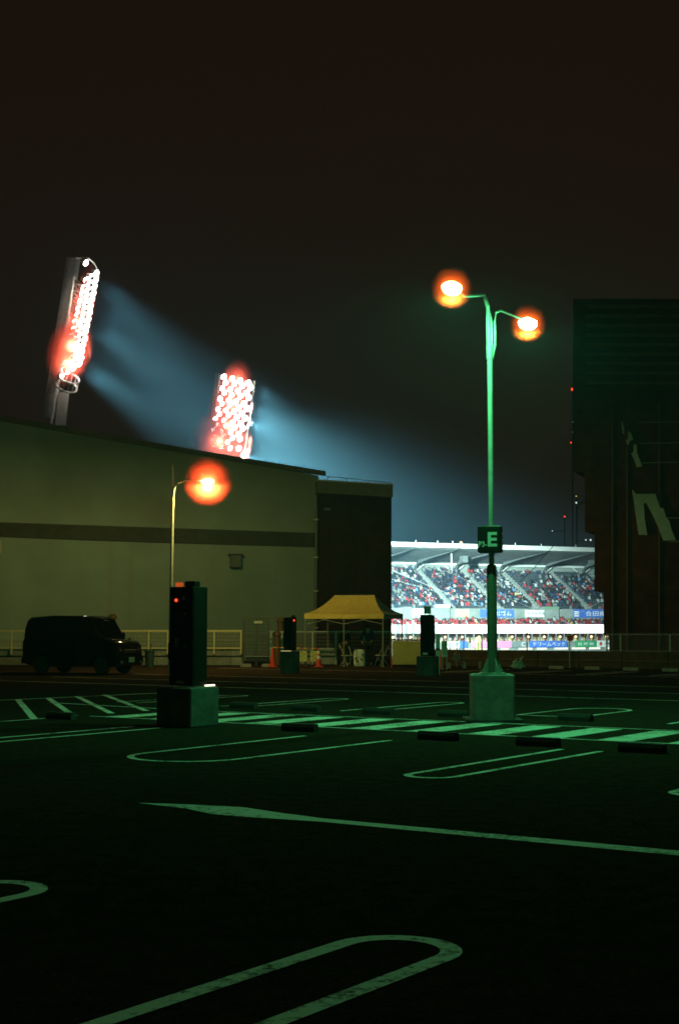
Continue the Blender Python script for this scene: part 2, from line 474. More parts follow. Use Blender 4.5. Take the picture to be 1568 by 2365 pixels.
MB().tube([P(728, 1535, YB - .3), P(731, 1176, YB - .3)], 0.065).build('pipe', 'coping', pipe)
for y in (1200, 1287, 1365, 1450):
    MB().box(P(729.5, y, YB - .32), (0.24, 0.18, 0.06)).build('bracket', 'pale_steel', pipe)
# thin safety wire along the roof edge
rail = thing('roof_wire', 'thin wire rail along the roof edge of the dark end block', 'railing', P(760, 1100, YB + 1))
MB().tube([P(754, 1101, YB), P(790, 1103, YB), P(850, 1110, YB), P(904, 1115, YB)], 0.018, 5).build('wire', 'galv', rail)
for x, y0 in ((757, 1101), (800, 1104), (850, 1110), (900, 1115)):
    MB().tube([P(x, y0, YB), P(x, y0 + 12, YB)], 0.02, 5).build('stanchion', 'galv', rail)

# ------------------------------------------------------------------ floodlight towers
def disc(c, nrm, r, thick=0.22, n=10):
    q = Vector(nrm).to_track_quat('Z', 'Y').to_matrix()
    body = MB().lathe(c, [(r * 0.45, -thick * 1.6), (r * 0.95, -thick * 0.4), (r * 1.05, 0.0)], n, q)
    lens = MB().lathe(Vector(c) + q @ Vector((0, 0, 0.012)), [(r * 0.97, 0.0), (r * 0.75, 0.05), (0.01, 0.07)], n, q)
    return body, lens
def tower(label, Y, rows, mast, back, aim_dir, dia, extras):
    t = thing('floodlight_tower', label, 'floodlight tower', P(mast[0][0], mast[0][1], Y), 0, 'floodlight towers over the stadium')
    # two mast columns and the flat back panel between them
    p0, p1 = P(*back[0], Y + 0.6), P(*back[1], Y + 0.6)
    q0, q1 = P(*back[2], Y + 0.6), P(*back[3], Y + 0.6)
    MB().prism([p0, q0, q1, p1], (0.15, 0.5, 0)).build('back_panel', 'mast_grey', t)
    for (xa, ya), (xb, yb) in extras['columns']:
        MB().tube([P(xa, ya, Y), P(xb, yb, Y)], extras.get('col_r', 0.09), 8).build('mast', 'pale_steel', t)
    for (xa, ya, da), (xb, yb, db) in extras['arms']:
        MB().tube([P(xa, ya, Y + da), P(xb, yb, Y + db)], 0.05, 6).build('cross_arm', 'pale_steel', t)
    for row in rows:
        for (x, y, dy) in row:
            b, l = disc(P(x, y, Y + dy), aim_dir, dia)
            f = b.build('floodlight', 'galv', t, smooth=True)
            l.build('lens', 'flood', f)
    return t
# left tower: rows climb to the right
rows1 = [[(199, 607, 0)]]
ny = 15
for k in range(ny):
    s_ = k / (ny - 1)
    xc, yc = 211 - 47 * s_, 640 + 214 * s_
    half = 13 + 8 * s_
    nlamp = 3 if k < 7 else 4
    row = []
    for j in range(nlamp):
        q = (j / (nlamp - 1) - 0.5) * 2
        row.append((xc + q * half + random.uniform(-1, 1), yc - q * half * 0.62 + random.uniform(-1.5, 1.5), 0.9 * (-q)))
    rows1.append(row)
arms1 = []
for k in range(13):
    s_ = k / 12
    xb, yb = 166 - 30 * s_, 655 + 190 * s_
    arms1.append(((xb, yb, 0.3), (xb + 24, yb + 3, -0.2)))
    arms1.append(((xb + 10, yb - 10, 0.3), (xb + 24, yb + 4, -0.2)))
t1 = tower('taller floodlight tower leaning above the left end of the wall, slim curved lamp bank', 85.0, rows1,
           [(128, 975)], [(98, 965), (155, 595), (118, 965), (178, 595)], (0.80, -0.36, -0.48), 0.20,
           dict(columns=[((119, 978), (172, 640)), ((150, 982), (158, 905))], arms=arms1))
MB().prism([P(128, 982, 85.5), P(148, 982, 85.5), P(155, 905, 85.5), P(136, 905, 85.5)], (0, .4, 0)).build('mast_panel', 'galv', t1)
# curved frame round the lamps and the ring gallery under them
MB().tube([P(176, 596, 85), P(205, 596, 85), P(219, 608, 85), P(227, 624, 85), P(230, 642, 85)], 0.045, 6).build('frame_rail', 'pale_steel', t1)
def ring(t, cx, cy_, Y, ax, ay, tilt, r, name):
    pts = []
    for k in range(29):
        a = 2 * math.pi * k / 28
        x, y = math.cos(a) * ax, math.sin(a) * ay
        pts.append(P(cx + x * math.cos(tilt) - y * math.sin(tilt), cy_ + x * math.sin(tilt) + y * math.cos(tilt), Y - math.sin(a) * 1.0))
    MB().tube(pts, r, 6).build(name, 'pale_steel', t)
    return pts
ra = ring(t1, 160, 873, 85, 25, 11, 0.32, 0.06, 'gallery_rail')
rb = ring(t1, 155, 893, 85, 25, 12, 0.32, 0.06, 'gallery_floor_ring')
for k in range(0, 28, 2):
    MB().tube([ra[k], rb[k]], 0.03, 5).build('gallery_post', 'pale_steel', t1)
# right tower: four columns of lamps, rows fall to the right
rows2 = []
for k in range(14):
    s_ = k / 13
    xl, yl = 521 - 31 * s_, 871 + 158 * s_
    row = []
    for j in range(4):
        if k == 12 and j == 3: continue
        row.append((xl + j * 19 + (4 if k % 2 else -3) + random.uniform(-1.2, 1.2), yl + j * (4.6 - 2 * s_) + random.uniform(-1.2, 1.2), -0.5 * j))
    rows2.append(row)
arms2 = []
for k in range(14):
    s_ = k / 13
    arms2.append(((508 - 28 * s_, 872 + 158 * s_, 0.5), (584 - 28 * s_, 886 + 156 * s_, -0.5)))
t2 = tower('shorter, farther floodlight tower behind the middle of the wall, broad lamp bank of four columns', 122.0, rows2,
           [(500, 1060)], [(478, 1062), (497, 862), (486, 1062), (506, 862)], (0.55, -0.68, -0.48), 0.25,
           dict(columns=[((486, 1062), (507, 866)), ((562, 1062), (588, 880))], arms=arms2, col_r=0.10))
# the light they throw over the field
BLUE = (0.68, 1.0, 0.95)
def beams(t, Y, dx, pts, targets, angs, k):
    for (x, y), (ax_, ay_, aY), g, ang in zip(pts, targets, k, angs):
        lamp_light('SPOT', 'floodlight_beam', P(x + dx, y + 4, Y), TOWER_BEAM_W * g, BLUE, t, 0.6, P(ax_, ay_, aY), ang, 1.0)
beams(t1, 83.6, 5, [(228, 650), (222, 700), (214, 750), (205, 800), (196, 850)], [(1450, 1880, 220), (1150, 1520, 170), (1100, 1440, 200), (1350, 1640, 220), (1000, 1380, 220)], (27, 31, 20, 30, 18), (.36, .22, .80, .16, .90))
beams(t2, 120.6, 8, [(588, 890), (582, 930), (577, 970), (568, 1010), (560, 1045)], [(1000, 1420, 220), (980, 1400, 220), (900, 1270, 240), (1350, 1560, 235), (900, 1330, 240)], (26, 30, 28, 30, 30), (.50, .80, 1.1, .35, 1.3))

# ------------------------------------------------------------------ far grandstand
A0 = P(905, 1450, 222.0); A0.z = 0
A1 = P(1393, 1450, 239.0); A1.z = 0
DA = (A1 - A0).normalized(); DB = Vector((-DA.y, DA.x, 0))
RZS = math.atan2(DA.y, DA.x)
def T(a, b, z): return A0 + DA * a + DB * b + Vector((0, 0, z))
def A(x, b):
    k = (x - CX) / F_PX / 1.0028
    return (k * (A0.y + DB.y * b) - A0.x - DB.x * b) / (DA.x - k * DA.y)
a0, a1 = -16.0, 66.0
stand = thing('grandstand', 'floodlit far grandstand with ribbed roof seen through the gap', 'grandstand', T(20, 0, 0), RZS)
def sbox(mb, aa, ab, ba, bb, za, zb, m=0):
    return mb.box(T((aa + ab) / 2, (ba + bb) / 2, (za + zb) / 2), (abs(ab - aa), abs(bb - ba), abs(zb - za)), RZS, m=m)
aisles = [A(x, 13) for x in (968, 1075, 1160, 1276)] + [A(1276, 13) + 8.5 * k for k in (1, 2)]
mb = MB()
for i in range(16):
    sbox(mb, a0, a1, 2 + .75 * i, 15.5, 4.45 + .42 * i - (0.4 if i else 1.2), 4.45 + .42 * i)
mb.build('seating_tier', 'tier', stand)
for a in aisles:
    m2 = MB()
    for i in range(16):
        sbox(m2, a - 0.6, a + 0.6, 1.95 + .75 * i, 2.5 + .75 * i, 4.4 + .42 * i, 4.66 + .42 * i)
    m2.build('aisle_stair', 'concrete', stand)
seat = MB()
for i in range(16):
    b, z = 2.35 + .75 * i, 4.45 + .42 * i
    a = a0
    while a < a1:
        if min(abs(a - q) for q in aisles) > 0.9:
            c = T(a, b, z)
            q = Matrix.Rotation(RZS, 3, 'Z')
            vs = [c + q @ Vector(p) for p in ((-.2, -.2, .38), (.2, -.2, .38), (.2, .18, .36), (-.2, .18, .36), (-.19, .25, .78), (.19, .25, .78))]
            seat.raw(vs, [(0, 1, 2, 3), (3, 2, 5, 4)])
        a += 0.5
so = seat.build('seats', 'seat', stand, kind='stuff')
# lower red rows
mb = MB(); seat = MB()
for j in range(4):
    sbox(mb, a0, a1, -1.6 + .75 * j, 1.6, 1.3 + .27 * j - 0.3, 1.3 + .27 * j)
    a = a0
    while a < a1:
        c = T(a, -1.2 + .75 * j, 1.3 + .27 * j); q = Matrix.Rotation(RZS, 3, 'Z')
        vs = [c + q @ Vector(p) for p in ((-.2, -.2, .38), (.2, -.2, .38), (.2, .18, .36), (-.2, .18, .36), (-.19, .25, .78), (.19, .25, .78))]
        seat.raw(vs, [(0, 1, 2, 3), (3, 2, 5, 4)])
        a += 0.5
mb.build('lower_tier', 'tier', stand)
seat.build('red_seats', 'red_seat', stand, kind='stuff')
# parapet, back wall, roof
mb = MB(); sbox(mb, a0, a1, 1.62, 1.9, 2.9, 4.72); mb.build('parapet', 'tier', stand)
mb = MB(); sbox(mb, a0, a1, 14.6, 15.2, 10.0, 12.9); mb.build('back_wall', 'tier', stand)
MB().prism([T(a0, -2.0, 14.25), T(a0, -2.0, 14.75), T(a0, 16, 13.2), T(a0, 16, 12.7)], DA * (a1 - a0)).build('roof', 'roof', stand)
mb = MB(); sbox(mb, a0, a1, -2.35, -2.02, 14.15, 14.85); mb.build('roof_fascia', 'white', stand)
mb = MB(); sbox(mb, a0, a1, 14.0, 14.4, 12.25, 12.6); mb.build('roof_beam', 'pale_steel', stand)
for k in range(11):
    b = -0.9 + 1.35 * k
    mb = MB(); z = 14.22 - (b + 2) / 18 * 1.55
    sbox(mb, a0, a1, b, b + .12, z - .16, z - .02)
    mb.build('roof_purlin', 'rib', stand)
ribs = [A(x, 12) for x in (872, 968, 1062, 1166, 1268)]; ribs += [ribs[-1] + 8.2 * k for k in (1, 2, 3)]
for a in ribs:
    pts_u = [(-1.6, 14.2), (3, 13.75), (8, 13.3), (12, 12.9), (13.6, 11.6)]
    pts_l = [(13.6, 10.8), (12.9, 12.2), (8, 13.0), (3, 13.5), (-1.6, 14.05)]
    MB().prism([T(a - .2, b, z) for b, z in pts_u + pts_l], DA * 0.4).build('roof_rib', 'rib', stand)
    for s_ in (-1, 1):
        MB().tube([T(a, 13.9, 10.9), T(a + s_ * 1.9, 13.9, 12.2)], 0.09, 6).build('strut', 'pale_steel', stand)
    mb = MB(); sbox(mb, a - .45, a + .45, 13.7, 14.55, 10.1, 12.2); mb.build('pillar', 'tier', stand)
for x in (960, 1010, 1045, 1130, 1190, 1250, 1330):
    a = A(x, -2); mb = MB(); sbox(mb, a - .05, a + .05, -2.2, -2.1, 14.85, 15.25); mb.build('roof_post', 'white', stand)
lamp_b = MB().lathe(T(A(1064, -2), -2.2, 15.0), [(.02, -.25), (.2, -.15), (.24, 0), (.2, .15), (.02, .25)], 10).build('roof_lamp', 'warm_lamp', stand)
mb = MB(); sbox(mb, A(1434 - 72, 6) - .3, A(1362, 6) + .5, 5, 6, 12.6, 13.2); mb.build('roof_speaker', 'rib', stand)
mb = MB(); sbox(mb, A(1068, 6) - .5, A(1068, 6) + .5, 5, 6, 12.3, 13.4); mb.build('roof_speaker', 'rib', stand)
# entrances cut through the parapet
for x0, x1, m, zt in ((1009, 1036, 'white', 5.3), (1255, 1287, 'tier', 5.1), (930, 948, 'tier', 4.9)):
    aa, ab = A(x0, 1.6), A(x1, 1.6)
    mb = MB(); sbox(mb, aa, ab, 1.2, 3.6, 2.8, zt - .45); e = mb.build('stair_entrance', 'tier', stand)
    mb = MB(); sbox(mb, aa, ab, 1.1, 3.6, zt - .44, zt); mb.build('entrance_hood', m, e)
mb = MB(); sbox(mb, A(1257, 1), A(1286, 1), 1.02, 1.08, 4.72, 5.05); mb.build('green_sign', 'exit_green', stand)
# lit ribbon board and what stands under it
aL = A(1008, -2.3)
mb = MB(); sbox(mb, aL, a1, -2.4, -2.2, 0.73, 2.14); mb.build('ribbon_board', 'led', stand)
mb = MB(); sbox(mb, a0, aL - .02, -2.2, -2.0, 0.73, 2.14); mb.build('lower_parapet', 'tier', stand)
for x0, x1 in ((925, 934), (943, 951), (958, 985), (988, 1000), (880, 915)):
    mb = MB(); sbox(mb, A(x0, -2.3), A(x1, -2.3), -2.35, -2.22, 0.8, 2.0); mb.build('screen_panel', 'led', stand)
mb = MB(); sbox(mb, a0, a1, 1.5, 1.8, -2.6, 1.4); mb.build('concourse_wall', 'warm_wall', stand)
mb = MB(); sbox(mb, a0, a1, -2.2, 1.5, -2.6, -0.75); mb.build('concourse_floor', 'tier', stand)
mb = MB(); sbox(mb, a0, a1, -2.2, 1.5, 0.70, 0.76); mb.build('concourse_ceiling', 'tier', stand)
a = a0; k = 0
while a < a1:
    mb = MB(); sbox(mb, a, a + .12, -2.1, -1.9, -.75, .7); mb.build('concourse_post', 'c_grey', stand)
    if k % 2 == 0:
        MB().lathe(T(a + 0.9, 0.4, 0.15), [(.02, -.22), (.2, -.1), (.22, .05), (.02, .2)], 8).build('concourse_lamp', 'warm_lamp', stand)
    a += 1.55; k += 1
mb = MB()
for q in range(330):
    a = random.uniform(a0, a1); sbox(mb, a, a + random.uniform(.05, .5), 1.38, 1.46, random.uniform(-.7, -.1), random.uniform(0, .65), m=random.randrange(4))
mb.build('concourse_goods', ['c_red', 'lemon', 'c_white', 'warm_wall'], stand, kind='stuff')
mb = MB(); sbox(mb, a0, a1, -2.5, -2.25, -2.6, -1.95); mb.build('field_kerb', 'tier', stand)
for k in range(24):
    aa = a0 + k * 3.4
    mb = MB(); sbox(mb, aa + .2, aa + random.uniform(1.7, 3.0), -2.46, -2.36, -1.92, -1.60); mb.build('field_light_strip', 'field_lamp', stand)
mb = MB(); sbox(mb, A(1099, -3), A(1108, -3), -3.2, -2.9, -2.6, 0.1); mb.build('yellow_pole_base', 'lemon', stand)
MB().tube([T(A(1043, -3), -3, 10.9), T(A(1043, -3), -3, 13.2)], 0.09, 6).build('white_mast', 'white', stand)

# advertising boards on the stand (each board a thing of its own)
def board(x0, x1, b, z0, z1, m, text, tm, label, th=0.6, grp='advertising boards on the far stand', tx=0.08, tw=0.84, extra=None):
    aa, ab = A(x0, b), A(x1, b)
    t = thing('advertising_board', label, 'advertising board', T((aa + ab) / 2, b, z0), RZS, grp)
    mb = MB(); sbox(mb, aa, ab, b - .06, b + .02, z0, z1); mb.build('panel', m, t)
    if text:
        w = ab - aa; h = (z1 - z0)
        lettering(text, T(aa + w * tx, b - .07, z0 + h * (1 - th) / 2), DA, (0, 0, 1), h * th, tm, t, w * tw, 0.01)
    if extra: extra(t, aa, ab, b, z0, z1)
    return t
UB = 1.58
def bars(t, aa, ab, b, z0, z1):
    for q in range(3):
        mb = MB(); sbox(mb, aa + .15 + .0, aa + 1.1, b - .075, b - .065, z0 + .2 + q * .33, z0 + .4 + q * .33); mb.build('emblem', 'white', t)
def marks(n, m='c_grey', f0=.1, f1=.9):
    def go(t, aa, ab, b, z0, z1):
        w = (ab - aa) * (f1 - f0) / n
        for q in range(n):
            c = aa + (ab - aa) * f0 + w * (q + .5); h = (z1 - z0)
            for k in range(3):
                mb = MB(); sbox(mb, c - w * .3 + w * .25 * k - .04, c - w * .3 + w * .25 * k + .04, b - .075, b - .065, z0 + h * (.28 + .06 * ((k + q) % 2)), z0 + h * .74); mb.build('print_mark', m, t)
            mb = MB(); sbox(mb, c - w * .33, c + w * .3, b - .08, b - .076, z0 + h * (.45 + .12 * (q % 2)), z0 + h * (.52 + .12 * (q % 2))); mb.build('print_mark', m, t)
    return go
def dot(t, aa, ab, b, z0, z1):
    c = T(aa + (ab - aa) * .2, b - .075, (z0 + z1) / 2)
    q = (DB * -1).to_track_quat('Z', 'Y').to_matrix()
    MB().lathe(c, [(.3, 0), (.3, .01), (.2, .011)], 14, q).build('emblem', 'red', t)
board(943, 990, UB, 3.3, 4.6, 'white', 'ハロー', 'red', 'white board with red lettering on the stand parapet just right of the tent roof', tx=.25, tw=.7)
board(1051, 1082, UB, 3.38, 4.55, 'lemon', 'スピングル', 'c_grey', 'pale yellow board with grey lettering on the stand parapet left of the lamp pole')
board(1108, 1186, UB, 3.3, 4.6, 'blue', '川ゴム', 'white', 'blue board with white lettering half hidden behind the lamp pole', tx=.42, tw=.5)
board(1212, 1262, UB, 3.38, 4.5, 'white', None, None, 'white board with grey marks on the stand parapet right of the lamp pole', extra=marks(5))
board(1323, 1420, UB, 3.3, 4.7, 'blue', '合田産業', 'white', 'blue board with striped emblem and white lettering at the right end of the stand parapet', tx=.28, tw=.66, extra=bars)
LB = -2.55
board(1031, 1060, LB, -1.55, -.5, 'white', 'KAWA', 'blue', 'white board with blue capital letters at the foot of the stand', tx=.1, tw=.85, th=.75, grp='advertising boards along the field edge')
board(1060.4, 1078, LB, -1.55, -.5, 'blue', None, None, 'plain blue board beside the white one with blue capitals, foot of the stand', grp='advertising boards along the field edge')
board(1087, 1135, LB, -1.55, -.5, 'pink', None, None, 'pink board at the foot of the stand left of the lamp pole', grp='advertising boards along the field edge')
board(1137, 1180, LB, -1.55, -.5, 'pink', None, None, 'pink board at the foot of the stand right of the lamp pole', grp='advertising boards along the field edge')
board(1180.5, 1214, LB, -1.55, -.5, 'c_grey', 'C', 'white', 'grey board with one round white emblem at the foot of the stand', tx=.65, tw=.28, th=.6, grp='advertising boards along the field edge')
board(1222, 1308, LB, -1.55, -.5, 'blue', 'ドリームベッド', 'white', 'long blue board with white lettering at the foot of the stand', th=.62, tx=.1, grp='advertising boards along the field edge')
board(1326, 1376, LB, -1.55, -.5, 'green_print', None, None, 'green board with three pale marks at the foot of the stand', grp='advertising boards along the field edge', extra=marks(3, 'white'))
board(1376.5, 1420, LB, -1.55, -.5, 'white', None, None, 'white board with a red disc at the right end of the field edge', grp='advertising boards along the field edge', extra=lambda *k: (dot(*k), marks(4, 'c_grey', .42, .95)(*k)))

# the crowd
def crowd(name, rows, fill, cols, label, dens):
    mb = MB(); q = Matrix.Rotation(RZS, 3, 'Z')
    for i, (b, z) in enumerate(rows):
        a = a0
        while a < a1:
            a += 0.42
            if fill is not None and min(abs(a - k) for k in aisles) < 0.85: continue
            if random.random() > dens(a, i): continue
            c = T(a + random.uniform(-.08, .08), b + random.uniform(-.1, .05), z)
            s_ = random.uniform(.9, 1.08); lean = random.uniform(-.08, .08); up = 0.32 if random.random() < .04 else 0
            m = random.choices(range(7), cols)[0]
            w = .185 * s_
            def pt(x, y, zz): return c + q @ Vector((x + lean * (zz - .3), y, zz + up))
            r0 = [pt(-w, -.22, .30), pt(w, -.22, .30), pt(w * .9, .12, .30), pt(-w * .9, .12, .30)]
            r1 = [pt(-w, -.10, .82 * s_), pt(w, -.10, .82 * s_), pt(w * .9, .12, .82 * s_), pt(-w * .9, .12, .82 * s_)]
            r2 = [pt(-.06, -.03, .90 * s_), pt(.06, -.03, .90 * s_), pt(.06, .08, .90 * s_), pt(-.06, .08, .90 * s_)]
            mb.loft([r0, r1, r2], m)
            h = [pt(-.085, -.10, 1.0 * s_), pt(.085, -.10, 1.0 * s_), pt(.085, .08, 1.0 * s_), pt(-.085, .08, 1.0 * s_)]
            mb.raw(h + [pt(0, 0, .87 * s_), pt(0, 0, 1.12 * s_)], [(0, 1, 4), (1, 2, 4), (2, 3, 4), (3, 0, 4), (0, 1, 5), (1, 2, 5), (2, 3, 5), (3, 0, 5)], 7 if random.random() < .74 else random.choice((0, 1, 2, 8, 8)))
    o = mb.build(name, ['c_red', 'c_white', 'c_black', 'c_navy', 'c_grey', 'c_yellow', 'c_blue', 'hair', 'skin'], None, kind='stuff')
    o['label'] = label
    return o
def dens_up(a, i):
    e1, e2 = A(1195, 10), A(1262, 10)
    if e1 < a < e2 and i >= 10: return 0.12
    if e1 < a < e2 and i in (7, 8, 9): return 0.45
    if a > A(1300, 6) and i < 5: return 0.35
    if a > A(1290, 10) and i >= 13: return 0.15
    if i == 0: return 0.35 if a < A(1100, 4) else 0.1
    return 0.93 if a < A(1190, 8) else 0.8
crowd('spectator_crowd', [(2.3 + .75 * i, 4.45 + .42 * i) for i in range(16)], 1, (13, 13, 40, 30, 17, 0.8, 2.5),
      'seated spectators in red, white and dark clothes filling the upper tier of the far stand', dens_up)
crowd('spectator_crowd', [(-1.25 + .75 * j, 1.3 + .27 * j) for j in range(4)], None, (66, 14, 8, 6, 5, 1, 1),
      'band of mostly red clad spectators just above the glowing ribbon board', lambda a, i: 0.82)

# stay wires of the ball net in front of the stand
for i, (p, q, Y, r, m, lab) in enumerate([
    ((880, 1307), (1224, 1446), 150, .030, 'galv', 'thickest white stay wire falling to the right across the far stand'),
    ((880, 1331), (1290, 1440), 152, .016, 'galv', 'thin white stay wire starting lowest on the left edge of the far stand'),
    ((1025, 1317), (1330, 1446), 148, .018, 'galv', 'thin white stay wire falling across the middle of the far stand'),
    ((1392, 1386), (1286, 1440), 150, .022, 'galv', 'white stay wire rising to the right edge of the far stand'),
    ((1276, 1262), (1200, 1345), 140, .034, 'mast_dark', 'dark stay wire crossing the roof of the far stand')]):
    w = thing('stay_wire', lab, 'wire', P(*p, Y), 0, 'stay wires in front of the far stand')
    MB().tube([P(*p, Y), P((p[0] + q[0]) / 2, (p[1] + q[1]) / 2 + 2, Y), P(*q, Y)], r, 6).build('cable', m, w)

# ------------------------------------------------------------------ dark stepped building on the right
rb_ = thing('stepped_building', 'dark building on the right whose left side steps inwards towards the ground', 'building', P(1600, 1500, 63))
YR_ = 62.0
tiers = [(1322, 690, 1089), (1350, 1089.3, 1228), (1372, 1228.3, 1366), (1393, 1366.3, 1467), (1406, 1467.3, 1546)]
for i, (x, ya, yb) in enumerate(tiers):
    MB().prism([P(x, yb, YR_), P(2100, yb, YR_), P(2100, ya, YR_), P(x, ya, YR_)], (4.2, 11, 0)).build('tier', 'dark_steel', rb_)
for k in range(9):
    y = 712 + 22 * k
    MB().prism([P(1352, y, YR_ - .12), P(2090, y, YR_ - .12), P(2090, y - 8, YR_ - .12), P(1352, y - 8, YR_ - .12)], (0, .1, 0)).build('louvre_slat', 'louvre', rb_)
for y, xl in ((975, 1478), (1023, 1480), (1068, 1486), (1196, 1520), (1250, 1548)):
    MB().tube([P(xl - 4, y + 1, YR_ - .2), P(2090, y - 12, YR_ - .2)], 0.022, 6).build('pipe_rail', 'galv', rb_)
for x in (1412, 1446, 1520, 1600, 1700):
    MB().prism([P(x, 1540, YR_ - .1), P(x + 3, 1540, YR_ - .1), P(x + 3, 930, YR_ - .1), P(x, 930, YR_ - .1)], (0, .08, 0)).build('cladding_rib', 'louvre', rb_)
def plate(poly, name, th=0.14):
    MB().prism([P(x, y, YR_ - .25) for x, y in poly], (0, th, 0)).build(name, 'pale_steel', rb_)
# raised pale plates standing in for lit patches on the dark wall
def cv(X, Y): return ((1600 + X * .4864) * .7656, (900 + Y * .4864) * .7656)
plate([cv(*p) for p in ((632, 1188), (650, 1213), (772, 1213), (800, 1296), (822, 1303), (838, 1356), (858, 1380), (874, 1440), (898, 1500), (825, 1502), (788, 1404), (748, 1322), (712, 1262), (700, 1278), (706, 1370), (722, 1468), (672, 1466), (652, 1330))], 'lit_patch')
plate([cv(*p) for p in ((565, 765), (578, 800), (580, 842), (570, 832))], 'lit_patch')
plate([cv(*p) for p in ((608, 822), (622, 840), (634, 876), (618, 880), (606, 908), (590, 880), (606, 872))], 'lit_patch')
plate([cv(*p) for p in ((642, 905), (656, 908), (658, 955), (690, 1040), (662, 1046), (645, 1000), (626, 962), (640, 948))], 'lit_patch')

# ------------------------------------------------------------------ far masts with beacon lights
def mast(label, Y, x, yt, yb, lamps, arms=()):
    t = thing('beacon_mast', label, 'mast', P(x, yb, Y), 0, 'far beacon masts beside the dark building')
    MB().tube([P(x, yb, Y), P(x, yt, Y)], 0.10, 6).build('pole', 'mast_dark', t)
    for p, q in arms: MB().tube([P(*p, Y), P(*q, Y)], 0.05, 5).build('arm', 'mast_dark', t)
    for (lx, ly, r, m) in lamps:
        MB().lathe(P(lx, ly, Y - .2), [(.02, -r), (r * .7, -r * .7), (r, 0), (r * .7, r * .7), (.02, r)], 10).build('beacon', m, t)
mast('tall far mast with red light on top, at the dark building left edge', 190, 1321.5, 897, 1262,
     [(1321, 899, .19, 'red_led'), (1323, 975, .09, 'dot_white'), (1323.5, 998, .13, 'dot_yellow'), (1318, 1022, .10, 'red_led')], [((1321.5, 1022), (1317, 1022)), ((1321.5, 990), (1325, 990))])
mast('shorter far mast with white lights and a slanting arm over the stand roof', 192, 1331, 1142, 1262,
     [(1330, 1146, .09, 'dot_yellow'), (1330, 1161, .12, 'dot_white'), (1361, 1161, .12, 'dot_white'), (1352, 1247, .10, 'dot_white'), (1363, 1247, .13, 'dot_white')],
     [((1331, 1175), (1362, 1135)), ((1331, 1161), (1361, 1161)), ((1331, 1249), (1363, 1249))])
mast('lowest far mast with one small red light right of the lamp pole', 195, 1303, 1190, 1262,
     [(1303, 1193, .11, 'red_led'), (1275, 1226, .07, 'dot_white')], [((1303, 1226), (1275, 1227))])

# ------------------------------------------------------------------ street lamps
def batwing(o, k):                      # a car-park lantern throws more light sideways than straight down
    d = o.data; d.use_nodes = True; n, l = d.node_tree.nodes, d.node_tree.links
    e = n['Emission']
    tc = n.new('ShaderNodeTexCoord'); sx = n.new('ShaderNodeSeparateXYZ')
    l.new(tc.outputs['Normal'], sx.inputs[0])
    rp = n.new('ShaderNodeMapRange'); rp.inputs[1].default_value = -1.0; rp.inputs[2].default_value = -0.12
    rp.inputs[3].default_value = 1.0; rp.inputs[4].default_value = k
    l.new(sx.outputs['Z'], rp.inputs[0])
    up = n.new('ShaderNodeMapRange'); up.inputs[1].default_value = -0.05; up.inputs[2].default_value = 0.22
    up.inputs[3].default_value = 1.0; up.inputs[4].default_value = 0.0
    l.new(sx.outputs['Z'], up.inputs[0])
    mu = n.new('ShaderNodeMath'); mu.operation = 'MULTIPLY'
    l.new(rp.outputs[0], mu.inputs[0]); l.new(up.outputs[0], mu.inputs[1]); l.new(mu.outputs[0], e.inputs['Strength'])
def lantern(parent, c, dirv, ln, wd, lens):
    dirv = Vector(dirv).normalized(); up = Vector((0, 0, 1)); side = dirv.cross(up).normalized()
    q = Matrix((dirv, side, up)).transposed()
    def half(sg, h):
        rings = []
        for k in range(6):
            a = k / 5 * math.pi / 2; r, z = math.cos(a), math.sin(a) * h * sg
            rings.append([Vector(c) + q @ Vector((ln / 2 * max(r, .02) * math.cos(t), wd / 2 * max(r, .02) * math.sin(t), z + .006 * sg)) for t in [2 * math.pi * j / 18 for j in range(18)]])
        return MB().loft(rings)
    g = half(-1, 0.12); u = half(1, 0.075)
    g.raw(u.v, u.f)
    g = g.build('lamp_lens', lens, parent, smooth=True)
    MB().lathe(Vector(c) + Vector((0, 0, .07)), [(.07, 0), (.06, .03), (.02, .045)], 12).build('lamp_head', 'pole', parent, smooth=True)
    return g
GREEN = (0.10, 1.0, 0.33); AMBER = (1.0, 0.82, 0.21)
YP = 24.65
lamp = thing('street_lamp', 'double headed green lit lamp pole standing on a concrete block, nearest to the camera', 'street lamp', (P(1136, 1669, YP).x, YP, 0), 0, 'car park lamp poles')
zb = P(1136, 1558, 24.29).z
MB().box((P(1135.5, 1600, YP).x, YP, zb / 2), (0.715, 0.70, zb), 0.0, bev=0.025).build('concrete_base', 'concrete', lamp)
MB().box((P(1135.5, 1600, YP).x, YP, 0.03), (0.95, 0.92, 0.06), 0.0, bev=0.01).build('footing', 'old_concrete', lamp)
def zz(y, Y=YP): return P(1135, y, Y).z
px = P(1135.5, 1400, YP).x
MB().lathe((px, YP, 0), [(.088, zb), (.088, zz(1312)), (.075, zz(1306)), (.045, zz(1303))], 20).build('lower_pole', 'pole_dark', lamp, smooth=True)
MB().lathe((px, YP, 0), [(.046, zz(1306)), (.044, zz(1214)), (.044, zz(830))], 18).build('upper_pole', 'pole', lamp, smooth=True)
MB().lathe((px, YP, 0), [(.056, zz(830)), (.058, zz(826)), (.058, zz(797)), (.05, zz(795))], 18).build('collar', 'pole', lamp, smooth=True)
mb = MB().box((px, YP, zb + .012), (.42, .42, .024), bev=.004)
mb.build('base_plate', 'pole', lamp)
